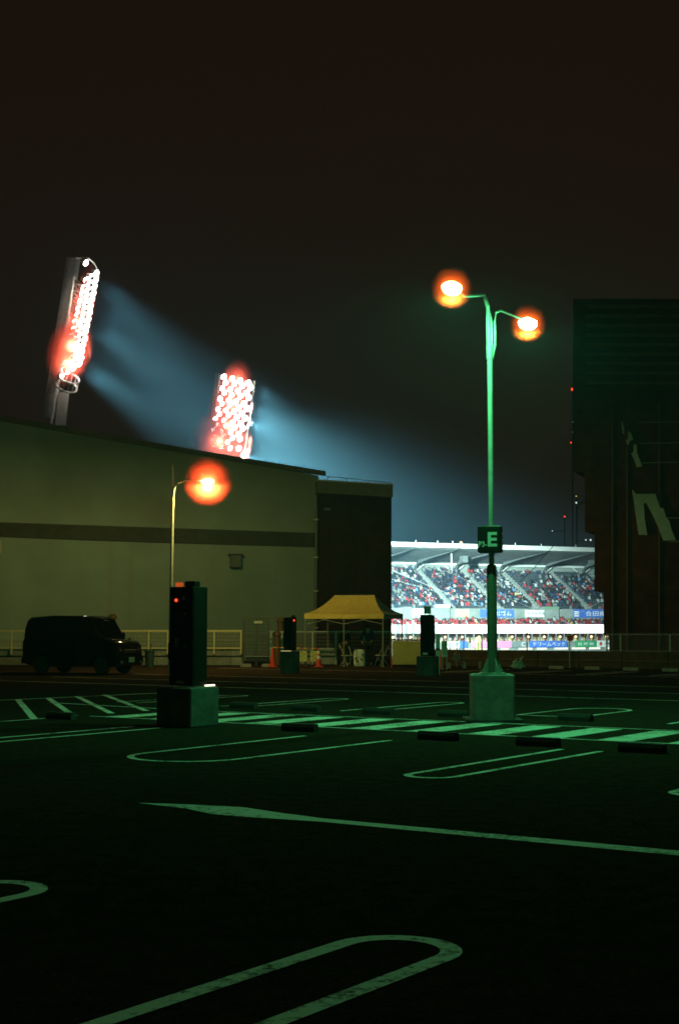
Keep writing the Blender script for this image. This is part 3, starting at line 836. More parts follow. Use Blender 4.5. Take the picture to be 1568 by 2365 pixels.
for k in range(4):
    a = math.pi / 2 * k + .45
    d = Vector((math.cos(a), math.sin(a), 0)); n_ = Vector((-d.y, d.x, 0)) * .012
    c = Vector((px, YP, zb + .024))
    MB().prism([c + d * .08 - n_ / 2, c + d * .21 - n_ / 2, c + d * .21 + Vector((0, 0, .03)) - n_ / 2, c + d * .085 + Vector((0, 0, .26)) - n_ / 2], n_).build('gusset', 'pole', lamp)
    MB().lathe(c + d * .19 + n_ * 4, [(.014, 0), (.014, .05), (.006, .055)], 8).build('anchor_bolt', 'galv', lamp)
hl, hr = P(1043, 664, 22.97), P(1218, 746, 25.65)
top = Vector((px - .01, YP, zz(705)))
dl = Vector((hl.x - px, hl.y - YP, 0)).normalized(); dr = Vector((hr.x - px, hr.y - YP, 0)).normalized()
MB().tube([(px - .005, YP, zz(797)), (px - .01, YP, zz(735)), top + dl * .06 + Vector((0, 0, -.02)), top + dl * .25 + Vector((0, 0, .13)), hl - dl * .55 + Vector((0, 0, -.03)), hl - dl * .16 + Vector((0, 0, .03))], [.050, .050, .038, .030, .024, .022], 12).build('lamp_arm', 'pole', lamp, smooth=True)
xo = px + .09
MB().tube([(px + .05, YP, zz(826)), (xo, YP, zz(800)), (xo, YP, zz(742)), Vector((xo, YP, zz(720))) + dr * .06, Vector((xo, YP, zz(713))) + dr * .2, hr - dr * .16 + Vector((0, 0, .04))], [.018, .018, .018, .018, .018, .018], 10).build('lamp_arm', 'pole', lamp, smooth=True)
lantern(lamp, hl, dl, .44, .30, 'lens'); lantern(lamp, hr, dr, .42, .30, 'lens')
for c in (hl, hr):
    batwing(lamp_light('POINT', 'lamp_bulb', c - Vector((0, 0, .19)), STREET_W, GREEN, lamp, 0.07), 2.6)

YQ = 54.0
lamp2 = thing('street_lamp', 'single headed amber lamp pole rising behind the tall black machine, before the stadium wall', 'street lamp', (P(393, 1540, YQ).x, YQ, 0), 0, 'car park lamp poles')
x0, x1 = P(393.5, 1450, YQ).x, P(400, 1150, YQ).x
MB().tube([(x0, YQ, 0), (x0 + (x1 - x0) * .62, YQ, zz(1260, YQ)), (x1, YQ, zz(1152, YQ))], [.075, .06, .05], 14).build('pole', 'pole', lamp2, smooth=True)
h2 = P(480, 1112, YQ - .25)
MB().tube([(x1, YQ, zz(1155, YQ)), (x1 + .05, YQ - .01, zz(1130, YQ)), (x1 + .18, YQ - .04, zz(1116, YQ)), (x1 + .5, YQ - .1, zz(1110, YQ)), h2 + Vector((-.18, .03, .03))], [.045, .035, .03, .025, .022], 10).build('lamp_arm', 'pole', lamp2, smooth=True)
MB().tube([(x1, YQ, zz(1152, YQ)), (x1 - .02, YQ, zz(1078, YQ))], [.02, .008], 6).build('spike', 'pole', lamp2)
MB().lathe((x1, YQ, 0), [(.055, zz(1172, YQ)), (.06, zz(1170, YQ)), (.06, zz(1152, YQ)), (.05, zz(1150, YQ))], 12).build('collar', 'pole', lamp2)
lantern(lamp2, h2, (1, -.2, 0), .46, .34, 'amber_lens')
batwing(lamp_light('POINT', 'lamp_bulb', h2 - Vector((0, 0, .2)), AMBER_W, AMBER, lamp2, 0.08), 1.6)

# added red scatter volumes that draw a halo close round the lamps
def lamp_halo(c, size, q, dens, col, label):
    m, n, l = nt('lamp_halo_volume')                     # densest at the middle, thinning out to nothing
    n.remove(n['Principled BSDF'])
    v = n.new('ShaderNodeVolumePrincipled'); v.inputs['Color'].default_value = (*col, 1)
    tc = n.new('ShaderNodeTexCoord'); ln = n.new('ShaderNodeVectorMath'); ln.operation = 'LENGTH'
    mr = n.new('ShaderNodeMapRange'); mr.interpolation_type = 'SMOOTHSTEP'
    mr.inputs[1].default_value = 0.10; mr.inputs[2].default_value = 1.0; mr.inputs[3].default_value = dens * 1.25; mr.inputs[4].default_value = 0.0
    l.new(tc.outputs['Object'], ln.inputs[0]); l.new(ln.outputs['Value'], mr.inputs[0]); l.new(mr.outputs[0], v.inputs['Density'])
    l.new(v.outputs[0], n['Material Output'].inputs['Volume'])
    rings = []
    for k in range(1, 12):
        a = -math.pi / 2 + math.pi * k / 12
        rings.append([Vector((math.cos(a) * math.cos(t), math.cos(a) * math.sin(t), math.sin(a))) for t in [2 * math.pi * j / 20 for j in range(20)]])
    o = MB().loft(rings).build('lamp_halo', m, kind='stuff')
    o.matrix_basis = Matrix.Translation(Vector(c)) @ (q or Matrix.Identity(3)).to_4x4() @ Matrix.Diagonal((*size, 1))
    o['label'] = label
    return o
HOT = (1.0, 0.022, 0.006)
LH1, LH2, LH3, LH4 = 2.6, 1.2, 3.0, 2.6
lamp_halo(hl, (.37, .37, .37), None, LH1, HOT, 'added red halo volume close round the left head of the nearest lamp pole')
lamp_halo(hr, (.37, .37, .37), None, LH1, HOT, 'added red halo volume close round the right head of the nearest lamp pole')
lamp_halo(h2, (1.0, 1.0, 1.0), None, LH2, (1.0, 0.085, 0.07), 'added red halo volume close round the amber lamp head')

# parking sign on the near pole
YS = YP - .12
sgn = thing('parking_sign', 'black square sign box reading P3-E on the near lamp pole', 'sign', P(1135, 1276, YS))
s0, s1 = P(1104, 1276, YS - .14), P(1158, 1213, YS - .14)
wS, hS = s1.x - s0.x, s1.z - s0.z
cs = Vector(((s0.x + s1.x) / 2 + .02, YS + .02, (s0.z + s1.z) / 2))
RS = R(-14)
MB().box(cs, (wS, .26, hS), RS, bev=.022).build('sign_box', 'sign_black', sgn)
qs = Matrix.Rotation(RS, 3, 'Z'); rx = qs @ Vector((1, 0, 0)); fy = qs @ Vector((0, -1, 0))
o0 = cs - rx * wS / 2 + fy * .131 - Vector((0, 0, hS / 2))
lettering('E', o0 + rx * wS * .44 + Vector((0, 0, hS * .22)), rx, (0, 0, 1), hS * .53, 'white', sgn, wS * .40, .002, bold=.03)
lettering('P3-', o0 + rx * wS * .05 + Vector((0, 0, hS * .21)), rx, (0, 0, 1), hS * .21, 'white', sgn, wS * .36, .002, bold=.025)
o1 = cs + rx * (wS / 2 + .001) + fy * .12 - Vector((0, 0, hS / 2))
lettering('E', o1 - fy * .09 + Vector((0, 0, hS * .22)), -fy, (0, 0, 1), hS * .53, 'white', sgn, .12, .002)
MB().lathe((px, YP - .0, 0), [(.052, zz(1282)), (.052, zz(1278))], 14).build('clamp', 'galv', sgn)

# ------------------------------------------------------------------ tall black machines on concrete blocks
D1, D2 = W(1, 0), W(0, 1)
def machine(label, corner, aL_, aR_, bh, w, d, top, body, opts):
    c = Vector((corner.x, corner.y, 0)) - D1 * aL_ / 2 + D2 * aR_ / 2
    t = thing('gate_machine', label, 'machine', c, -TH, 'tall black machines on concrete blocks')
    def L(x, y, z): return c + D1 * x + D2 * y + Vector((0, 0, z))
    MB().box(L(0, 0, bh / 2), (aL_, aR_, bh), -TH, bev=.02).build('concrete_block', 'old_concrete', t)
    MB().box(L(0, 0, (bh + top) / 2 + .01), (w, d, top - bh - .02), -TH, bev=.012).build('cabinet', body, t)
    for (x, y, z, sx, sy, sz, m, nm) in opts['boxes']:
        MB().box(L(x, y, z), (sx, sy, sz), -TH, bev=min(sx, sy, sz) * .15).build(nm, m, t)
    for (x, y, z, r, face, m, nm) in opts['dots']:
        n_ = -D2 if face == 'L' else D1
        q = n_.to_track_quat('Z', 'Y').to_matrix()
        MB().lathe(L(x, y, z), [(r, 0), (r, .012), (r * .6, .03), (.003, .034)], 12, q).build(nm, m, t)
    return t, L
m1, L1 = machine('tallest black machine, orange box and red light at its top, on the nearest concrete block', G(440, 1682), .73, .73, .64, .50, .38, 2.27, 'black_box',
    dict(boxes=[(-.16, -.05, 2.31, .11, .09, .07, 'dim_red', 'orange_lamp_box'), (.05, .03, 2.32, .22, .16, .09, 'black_box', 'top_box'),
                (-.265, .0, 1.72, .05, .2, .24, 'black_box', 'side_box'), (-.28, -.02, 1.22, .07, .26, .28, 'black_box', 'side_box'),
                (.28, .22, .66, .03, .24, .025, 'tube', 'edge_glare'), (.0, -.20, .72, .16, .03, .05, 'galv', 'name_plate'), (-.03, -.192, 1.72, .30, .012, .22, 'dark_glass', 'screen'), (-.08, -.192, 1.36, .10, .012, .16, 'c_grey', 'ticket_slot'), (.0, -.192, 1.05, .42, .010, .012, 'black', 'door_gap'), (.252, .0, 1.45, .010, .30, 1.4, 'black_box', 'side_door')],
         dots=[(.10, -.19, 1.30, .02, 'L', 'galv', 'coin_slot'), (-.10, -.19, 2.05, .026, 'L', 'red_led', 'red_light'), (.06, -.19, 2.08, .03, 'L', 'pale_steel', 'round_lock')]))
m2, L2 = machine('small black machine with red light at upper right, between red cone and yellow boards', G(673, 1556), .50, .52, .78, .36, .28, 1.98, 'black_box',
    dict(boxes=[(.12, .0, 2.01, .12, .12, .08, 'maroon', 'top_box'), (.182, 0, 1.40, .012, .25, 1.0, 'maroon', 'red_side_panel'), (0, -.235, .79, .44, .03, .02, 'amber_edge_glare', 'edge_glare')],
         dots=[(.186, -.03, 1.86, .035, 'R', 'red_led', 'red_light')]))
m3, L3 = machine('black machine with small blue sign on top, right of the yellow board', G(998, 1562), .62, .46, .66, .40, .30, 2.02, 'black_box',
    dict(boxes=[(-.06, 0, 2.03, .36, .26, .03, 'pale_steel', 'cap'), (.202, 0, 1.35, .012, .27, 1.2, 'maroon', 'red_side_panel'), (.0, -.16, .74, .18, .015, .07, 'white', 'paper_label')], dots=[]))
sg3 = thing('blue_sign', 'small blue and white sign standing on top of a black machine', 'sign', L3(.03, 0, 2.05))
MB().box(L3(.04, -.02, 2.19), (.19, .03, .26), -TH * .3, bev=.004).build('panel', 'white', sg3)
MB().box(L3(.04, -.04, 2.19), (.15, .006, .21), -TH * .3).build('print', 'blue', sg3)
for z in (2.13, 2.19, 2.25): MB().box(L3(.04, -.045, z), (.11, .004, .02), -TH * .3).build('mark', 'white', sg3)
MB().box(L3(-.10, 0, 2.19), (.07, .05, .27), -TH * .3).build('bracket', 'rust', sg3)

# ------------------------------------------------------------------ the van
VR = R(-24)
vc = P(190, 1555, 50.3); vc.z = 0
van = thing('parked_van', 'black boxy van parked in front of the stadium wall at the left', 'van', vc, VR)
qv = Matrix.Rotation(VR, 3, 'Z')
def V(x, y, z): return vc + qv @ Vector((x, y, z))
HW = .80
def arch(xc, r, n=9): return [(xc + r * math.cos(math.pi * k / (n - 1)), .30 + r * math.sin(math.pi * k / (n - 1))) for k in range(n)]
low = [(-1.94, .36), (-1.99, .62), (-1.97, 1.05), (-1.95, 1.20), (1.20, 1.26), (1.55, 1.21), (1.82, 1.13), (1.94, .98), (1.99, .62), (1.98, .30), (1.66, .26)] + arch(1.28, .36) + [(.88, .26), (-.82, .26)] + arch(-1.22, .36) + [(-1.62, .28)]
rings = []
for y, s_ in ((-HW, .975), (-HW + .05, 1.0), (HW - .05, 1.0), (HW, .975)):
    rings.append([V(x * s_, y, .7 + (z - .7) * (s_ if z > .7 else 1)) for x, z in low])
MB().loft(rings).build('body', 'van', van, smooth=True)
upper = [(-1.95, 1.20), (-1.93, 1.55), (-1.84, 1.88), (-1.70, 1.97), (-.8, 2.03), (.42, 2.02), (.42, 1.20)]
rings = []
for y, s_, dz in ((-HW + .03, .985, .05), (-HW + .10, 1.0, 0), (HW - .10, 1.0, 0), (HW - .03, .985, .05)):
    rings.append([V(x * s_, y * (1 - .09 * max(0, z - 1.2)), z - (dz if z > 1.8 else 0) + (.002 if z < 1.3 else 0)) for x, z in upper])
MB().loft(rings).build('rear_cabin', 'van', van, smooth=True)
rings = []
for y, dz in ((-HW + .07, .05), (-HW + .16, 0), (HW - .16, 0), (HW - .07, .05)):
    rings.append([V(x, y, z - dz) for x, z in ((.42, 2.015), (.70, 1.985), (.84, 1.92), (.82, 1.87), (.42, 1.94))])
MB().loft(rings).build('cab_roof', 'van', van, smooth=True)
for s_ in (-1, 1):
    MB().tube([V(.83, s_ * (HW - .10), 1.88), V(1.02, s_ * (HW - .06), 1.56), V(1.22, s_ * (HW - .03), 1.24)], .035, 8).build('front_pillar', 'van', van)
    MB().tube([V(.96, s_ * (HW - .06), 1.66), V(.96, s_ * (HW - .03), 1.20)], .02, 6).build('quarter_pillar', 'van', van)
    MB().prism([V(.44, s_ * (HW - .06), 1.21), V(1.20, s_ * (HW - .04), 1.24), V(.84, s_ * (HW - .10), 1.85), V(.44, s_ * (HW - .10), 1.90)], qv @ Vector((0, -s_ * .008, 0))).build('side_window', 'window', van)
    for x0_, x1_ in ((-1.80, -.86), (-.78, .36)):
        MB().prism([V(x0_, s_ * (HW - .018), 1.28), V(x1_, s_ * (HW - .018), 1.28), V(x1_, s_ * (HW - .062), 1.82), V(x0_ + .05, s_ * (HW - .062), 1.82)], qv @ Vector((0, s_ * .008, 0))).build('tinted_window', 'dark_glass', van)
    mir = MB().lathe(V(1.08, s_ * (HW + .13), 1.33), [(.01, -.12), (.06, -.10), (.085, -.04), (.085, .04), (.06, .10), (.01, .12)], 16).build('side_mirror', 'van', van, smooth=True)
    MB().lathe(V(1.52, s_ * (HW - .12), 1.24), [(.035, -.02), (.035, .0), (.025, .02), (.004, .03)], 12).build('glint_dome', 'chrome', van, smooth=True)  # chrome dome added on the bonnet only to catch a lamp glint
    MB().tube([V(1.10, s_ * (HW - .02), 1.24), V(1.12, s_ * (HW + .08), 1.28)], .02, 6).build('stalk', 'van', mir)
    hd = MB().lathe(V(1.88, s_ * .58, .86), [(.01, -.11), (.08, -.09), (.115, -.03), (.115, .03), (.08, .09), (.01, .11)], 18).build('headlight', 'chrome', van, smooth=True)
    MB().box(V(1.90, s_ * .58, .70), (.12, .26, .05), VR, bev=.015).build('indicator', 'amber_print' if 'amber_print' in M else 'yellow', van)
    MB().lathe(V(2.02, s_ * .62, .42), [(.004, -.05), (.04, -.03), (.05, 0), (.04, .03), (.004, .05)], 14).build('fog_lamp', 'chrome', van, smooth=True)
    MB().box(V(-1.98, s_ * .70, .95), (.06, .10, .40), VR, bev=.015).build('tail_light', 'red', van)
    MB().tube([V(.16, s_ * HW, 1.05), V(.18, s_ * (HW + .03), 1.05), V(.30, s_ * (HW + .03), 1.05), V(.32, s_ * HW, 1.05)], .014, 8).build('door_handle', 'chrome', van, smooth=True)
    MB().box(V(.40, s_ * (HW - .002), .72), (.012, .012, .86), VR).build('door_seam', 'black', van)
    for xw in (1.28, -1.22):
        q = (qv @ Vector((0, s_, 0))).to_track_quat('Z', 'Y').to_matrix()
        w = MB().lathe(V(xw, s_ * (HW - .21), .30), [(.20, 0), (.28, 0), (.30, .03), (.30, .15), (.28, .18), (.19, .18)], 24, q).build('wheel', 'rubber', van, smooth=True)
        MB().lathe(V(xw, s_ * (HW - .21), .30), [(.19, .10), (.185, .165), (.15, .15), (.06, .17), (.01, .175)], 18, q).build('rim', 'c_grey', w, smooth=True)
MB().prism([V(.86, -HW + .12, 1.85), V(.86, HW - .12, 1.85), V(1.24, HW - .06, 1.25), V(1.24, -HW + .06, 1.25)], qv @ Vector((.008, 0, 0))).build('windscreen', 'window', van)
MB().box(V(1.99, 0, .48), (.10, 1.50, .24), VR, bev=.05).build('front_bumper', 'van', van)
MB().box(V(1.975, 0, .80), (.05, .78, .12), VR, bev=.02).build('grille', 'black', van)
for k in range(3): MB().box(V(2.0, 0, .765 + .035 * k), (.02, .74, .012), VR).build('grille_bar', 'chrome', van)
MB().box(V(2.05, -.02, .50), (.02, .34, .17), VR, bev=.004).build('number_plate', 'plate', van)
MB().box(V(.60, 0, 1.05), (.5, 1.3, .3), VR, bev=.05).build('front_seats', 'black_cloth', van)
MB().box(V(1.08, 0, 1.16), (.30, 1.4, .14), VR, bev=.04).build('dashboard', 'black', van)
MB().box(V(-2.03, 0, .45), (.08, 1.5, .2), VR, bev=.03).build('rear_bumper', 'van', van)

# ------------------------------------------------------------------ left kerb wall and mesh fence
YF = 61.2
def fz(y): return P(400, y, YF).z
def fx_(x): return P(x, 1500, YF).x
lw = thing('kerb_wall', 'pale two course concrete kerb wall under the left mesh fence', 'wall', (fx_(250), YF, 0))
for xa, xb in ((-160, -60), (-59.5, 44), (44.5, 150), (150.5, 256), (256.5, 362), (362.5, 470), (470.5, 533), (533.5, 560)):
    MB().box(((fx_(xa) + fx_(xb)) / 2, YF + .15, .17), (fx_(xb) - fx_(xa), .32, .34), bev=.015).build('concrete_course', 'concrete', lw)
    MB().box(((fx_(xa) + fx_(xb)) / 2, YF + .2, .555), (fx_(xb) - fx_(xa), .30, .30), bev=.012).build('concrete_course', 'concrete', lw)
MB().box(((fx_(-160) + fx_(560)) / 2, YF + .22, .37), (fx_(560) - fx_(-160), .2, .072)).build('dark_gap', 'black', lw)
def mesh_panel(t, a, b, z0, z1, step, r, m, diag=False):
    a, b = Vector(a), Vector(b); d = b - a; n = max(2, int(d.length / step)); mb = MB()
    if diag:
        L = d.length; h = z1 - z0; dn = d.normalized(); k = -h
        while k < L:
            for s_ in (1, -1):
                p0, p1 = (k, z0), (k + h, z1)
                if s_ < 0: p0, p1 = (k, z1), (k + h, z0)
                pts = []
                for (x, z) in (p0, p1): pts.append([x, z])
                for i in (0, 1):
                    o_ = pts[1 - i]; x, z = pts[i]
                    if x < 0: z = z + (o_[1] - z) * (0 - x) / (o_[0] - x); x = 0
                    if x > L: z = z + (o_[1] - z) * (L - x) / (o_[0] - x); x = L
                    pts[i] = [x, z]
                mb.tube([a + dn * pts[0][0] + Vector((0, 0, pts[0][1])), a + dn * pts[1][0] + Vector((0, 0, pts[1][1]))], r, 3)
            k += step
    else:
        for i in range(1, n): mb.tube([a + d * i / n + Vector((0, 0, z0)), a + d * i / n + Vector((0, 0, z1))], r, 4)
        k = z0 + step * 1.6
        while k < z1: mb.tube([a + Vector((0, 0, k)), b + Vector((0, 0, k))], r, 4); k += step * 1.6
    return mb.build('mesh_panel', m, t, kind='stuff')
fn = thing('mesh_fence', 'cream mesh fence with rails on the kerb wall behind the van', 'fence', (fx_(400), YF, .7))
zt, zl, zp = fz(1457), fz(1497), fz(1511)
pxs = [-77, 28, 133, 238, 344, 388, 495, 557]
for x in pxs:
    MB().box((fx_(x), YF - .06, (zp + zt + .02) / 2), (.075, .06, zt + .02 - zp), bev=.01).build('post', 'cream', fn)
for z, hgt in ((zt, .075), (zl, .06)):
    MB().box(((fx_(-77) + fx_(557)) / 2, YF - .02, z), (fx_(557) - fx_(-77), .05, hgt)).build('rail', 'cream', fn)
for xa, xb in zip(pxs, pxs[1:]):
    mesh_panel(fn, (fx_(xa) + .05, YF - .02, 0), (fx_(xb) - .05, YF - .02, 0), zl + .03, zt - .04, .10, .006, 'cream')
gt = thing('mesh_gate', 'tall dark mesh gate with small pale bar near its top, right of the cream fence', 'gate', (fx_(590), YF, 0))
for x in (563, 592, 620): MB().box((fx_(x), YF, fz(1427) / 2), (.07, .07, fz(1427))).build('post', 'band', gt)
for y in (1428, 1470, 1520): MB().box(((fx_(563) + fx_(620)) / 2, YF, fz(y)), (fx_(620) - fx_(563), .05, .05)).build('rail', 'band', gt)
MB().box(((fx_(587) + fx_(606)) / 2, YF - .05, fz(1437)), (fx_(606) - fx_(587), .04, .10)).build('pale_bar', 'pale_steel', gt)
mesh_panel(gt, (fx_(563), YF, 0), (fx_(592), YF, 0), .15, fz(1428), .09, .007, 'band'); mesh_panel(gt, (fx_(592), YF, 0), (fx_(620), YF, 0), .15, fz(1428), .09, .007, 'band')
f2 = thing('mesh_fence', 'grey mesh fence running behind the tent from the gate', 'fence', (fx_(700), YF + 1.2, 0))
Y2 = YF + 1.4
def gx(x): return P(x, 1500, Y2).x
for x in (626, 651, 722, 776, 850, 903): MB().box((gx(x), Y2, P(700, 1459, Y2).z / 2), (.065, .06, P(700, 1459, Y2).z)).build('post', 'galv', f2)
for y in (1459, 1498): MB().box(((gx(622) + gx(903)) / 2, Y2 - .02, P(700, y, Y2).z), (gx(903) - gx(622), .045, .05)).build('rail', 'galv', f2)
xs = (626, 651, 722, 776, 850, 903)
for xa, xb in zip(xs, xs[1:]): mesh_panel(f2, (gx(xa), Y2, 0), (gx(xb), Y2, 0), P(700, 1497, Y2).z, P(700, 1460, Y2).z, .10, .006, 'galv')
lw2 = thing('kerb_wall', 'low pale concrete kerb wall behind the yellow boards and cones', 'wall', (gx(700), Y2 + .3, 0))
for xa, xb in ((624, 690), (690.5, 733), (733.5, 776)):
    MB().box(((gx(xa) + gx(xb)) / 2, Y2 + .3, .15), (gx(xb) - gx(xa), .3, .30), bev=.015).build('concrete_course', 'concrete', lw2)
    MB().box(((gx(xa) + gx(xb)) / 2, Y2 + .34, .53), (gx(xb) - gx(xa), .28, .30), bev=.012).build('concrete_course', 'concrete', lw2)
MB().box(((gx(624) + gx(776)) / 2, Y2 + .36, .34), (gx(776) - gx(624), .2, .08)).build('dark_gap', 'black', lw2)
for x, yt, lab in ((260, 1418, 'brown round topped post rising behind the van'), (660, 1426, 'brown round topped post standing above the cream fence'), (640, 1457, 'shorter brown post beside the small black machine')):
    if x == 660: x = 657 - 9
    Yp = YF + 2.2 if x != 640 else YF + .8
    t = thing('round_post', lab, 'post', (P(x, 1500, Yp).x, Yp, 0), 0, 'brown round topped posts')
    z = P(x, yt, Yp).z
    MB().lathe((P(x, 1500, Yp).x, Yp, 0), [(.14, 0), (.14, z - .22), (.19, z - .20), (.19, z - .12), (.13, z - .03), (.02, z)], 16).build('shaft', 'rust', t, smooth=True)
bn = thing('waste_bin', 'dark teal bin with thin stick on top at the nose of the van', 'bin', (P(346, 1540, 58).x, 58, 0))
xb_ = P(346, 1540, 58).x
MB().lathe((xb_, 58, 0), [(.17, 0), (.20, .62), (.22, .63), (.22, .69), (.03, .74)], 14).build('drum', mat('bin_teal', (.03, .06, .06), .6, .2, 8), bn, smooth=True)
MB().tube([(xb_ + .03, 58, .7), (xb_ + .05, 58, .95)], .02, 6).build('stick', 'black', bn)

# ------------------------------------------------------------------ right low wall and chain link fence
def UW(x, v=52.6):
    k = (x - CX) / F_PX / 1.0028; c, s_ = math.cos(TH), math.sin(TH)
    return v * (k * c - s_) / (c + k * s_)
rw = thing('low_wall', 'long low dark wall along the far edge of the car park below the stand', 'wall', W(UW(1300), 52.6))
ends = [906, 985, 1065, 1150, 1240, 1335, 1435, 1540, 1660, 1800]
for xa, xb in zip(ends, ends[1:]):
    ua, ub = UW(xa), UW(xb) - .02
    MB().box(W((ua + ub) / 2, 52.75, .34), (ub - ua, .3, .68), -TH, bev=.012).build('wall_section', 'brown_wall', rw)
    MB().box(W((ua + ub) / 2, 52.57, .31), (ub - ua, .05, .04), -TH).build('rail', 'rust', rw)
cf = thing('chain_link_fence', 'chain link fence on the low wall in front of the dark stepped building', 'fence', W(UW(1480), 52.75, .68))
pf = [1396, 1428, 1542, 1665, 1800]
for x in pf:
    MB().tube([W(UW(x), 52.75, .25), W(UW(x), 52.75, 1.36)], .032, 8).build('post', 'galv', cf)
for z, r in ((1.34, .013), (.70, .010)): MB().tube([W(UW(1396), 52.72, z), W(UW(1800), 52.72, z)], r, 6).build('rail', 'galv', cf)
for xa, xb in zip(pf, pf[1:]):
    mesh_panel(cf, W(UW(xa), 52.75), W(UW(xb), 52.75), .70, 1.34, .11, .0035, 'galv', True)
    tw = MB(); n = int((UW(xb) - UW(xa)) / .09)
    for i in range(n):
        u = UW(xa) + .09 * i; tw.tube([W(u, 52.72, 1.32), W(u + .03, 52.72, 1.40)], .008, 4)
    tw.build('barb_row', 'galv', cf, kind='stuff')
wf = thing('post_and_wire', 'thin dark posts with a wire on the low wall in front of the lit stand', 'fence', W(UW(1100), 52.75, .68))
for x, y in ((914, 1478), (1034, 1480), (1050, 1478), (1066, 1480), (1100, 1483), (1108, 1466), (1212, 1458)):
    Yw = W(UW(x), 52.75).y
    MB().tube([W(UW(x), 52.75, .60), W(UW(x), 52.75, P(x, y, Yw).z)], .022, 6).build('post', 'mast_dark', wf)
MB().tube([W(UW(1018), 52.75, 1.08), W(UW(1066), 52.75, 1.08)], .012, 5).build('wire', 'mast_dark', wf)
ps = thing('post_sign', 'small red sign with two pale caps on a thin post above the low wall', 'sign', W(UW(1316), 52.5))
Yw = W(UW(1316), 52.5).y
MB().tube([W(UW(1316), 52.5, 0), W(UW(1316), 52.5, P(1316, 1466, Yw).z)], .02, 6).build('post', 'galv', ps)
MB().box(P(1316, 1473.5, Yw - .05), (.24, .03, .20), -.2, bev=.004).build('panel', 'red', ps)
for x in (1310.5, 1321): MB().box(P(x, 1467, Yw - .05), (.09, .05, .04), -.2, bev=.006).build('cap', 'pale_steel', ps)

# ------------------------------------------------------------------ wheel stops
def stop_proto():
    o = MB().loft([[Vector((x, sy * y, z)) for (y, z) in ((-.075, 0), (-.075, .07), (-.05, .12), (.05, .12), (.075, .07), (.075, 0))] for x, sy in ((-.31, .86), (-.295, 1), (.295, 1), (.31, .86))]).build('wheel_stop', 'stop')
    return o
stops = [(-13.0, 18.1, 'dark wheel stop in front of the black machine, left of the crosswalk middle'), (-10.35, 17.8, 'dark wheel stop below the lamp pole on the near side of the crosswalk'),
         (-8.7, 17.65, 'dark wheel stop at the inner end of the right looped line'), (-7.15, 17.5, 'wheel stop at the right picture edge, near side of the crosswalk'),
         (-17.6, 22.6, 'wheel stop just right of the near concrete block, far side of the crosswalk'), (-16.05, 22.55, 'wheel stop second right of the near concrete block, far side of the crosswalk'),
         (-14.3, 22.4, 'wheel stop midway between the near concrete block and the lamp pole'), (-12.75, 22.5, 'wheel stop just left of the lamp pole base'),
         (-10.5, 22.75, 'wheel stop inside the squared line right of the lamp pole'), (-18.2, 18.15, 'wheel stop at the foot of the hatched lines on the left'),
         (-21.0, 24.3, 'wheel stop among the hatched lines left of the near block'),
         (-24.3, 51.0, 'pale wheel stop first right of the lamp pole at the foot of the low wall'), (-22.75, 50.9, 'pale wheel stop under the small red sign at the foot of the low wall'),
         (-21.05, 50.6, 'pale wheel stop under the left end of the chain link fence'), (-19.4, 50.3, 'pale wheel stop nearest the right picture edge below the chain link fence'),
         (-26.0, 51.1, 'pale wheel stop behind the base of the lamp pole')]
proto = None
for u, v, lab in stops:
    if proto is None: o = proto = stop_proto()
    else: o = proto.copy(); COL.objects.link(o)
    o.location = W(u, v); o.rotation_euler = (0, 0, -TH + random.uniform(-.03, .03))
    tag(o, lab, 'wheel stop', 'wheel stops in the parking bays')
    if v > 45:
        o.data = o.data.copy(); o.data.materials.clear(); o.data.materials.append(M['concrete'])

# ------------------------------------------------------------------ canopy tent
TT = R(-17)
tl = P(886, 1538, 59.0); tl.z = 0                       # front right corner
ex, ey = Vector((math.cos(TT), math.sin(TT), 0)), Vector((-math.sin(TT), math.cos(TT), 0))
LT, WT = 3.45, 3.2
def Q(x, y, z): return tl - ex * LT + ex * x + ey * y + Vector((0, 0, z))
tent = thing('canopy_tent', 'yellow pop up canopy tent with pale right side in front of the dark end block', 'tent', Q(LT / 2, WT / 2, 0), TT)
ZE, ZT = 2.20, 2.98
def rr(t):                                              # one ring of the roof, t = 0 at the eaves, 1 at the ridge
    rx0, rx1, ry0, ry1 = .84, LT - .84, WT / 2 - .04, WT / 2 + .04
    z = ZE + (ZT - ZE) * (0.28 * t + 0.72 * t ** 1.9)
    l = lambda a, b: a + (b - a) * t
    return [(l(0, rx0), l(0, ry0), z), (l(LT, rx1), l(0, ry0), z), (l(LT, rx1), l(WT, ry1), z), (l(0, rx0), l(WT, ry1), z)]
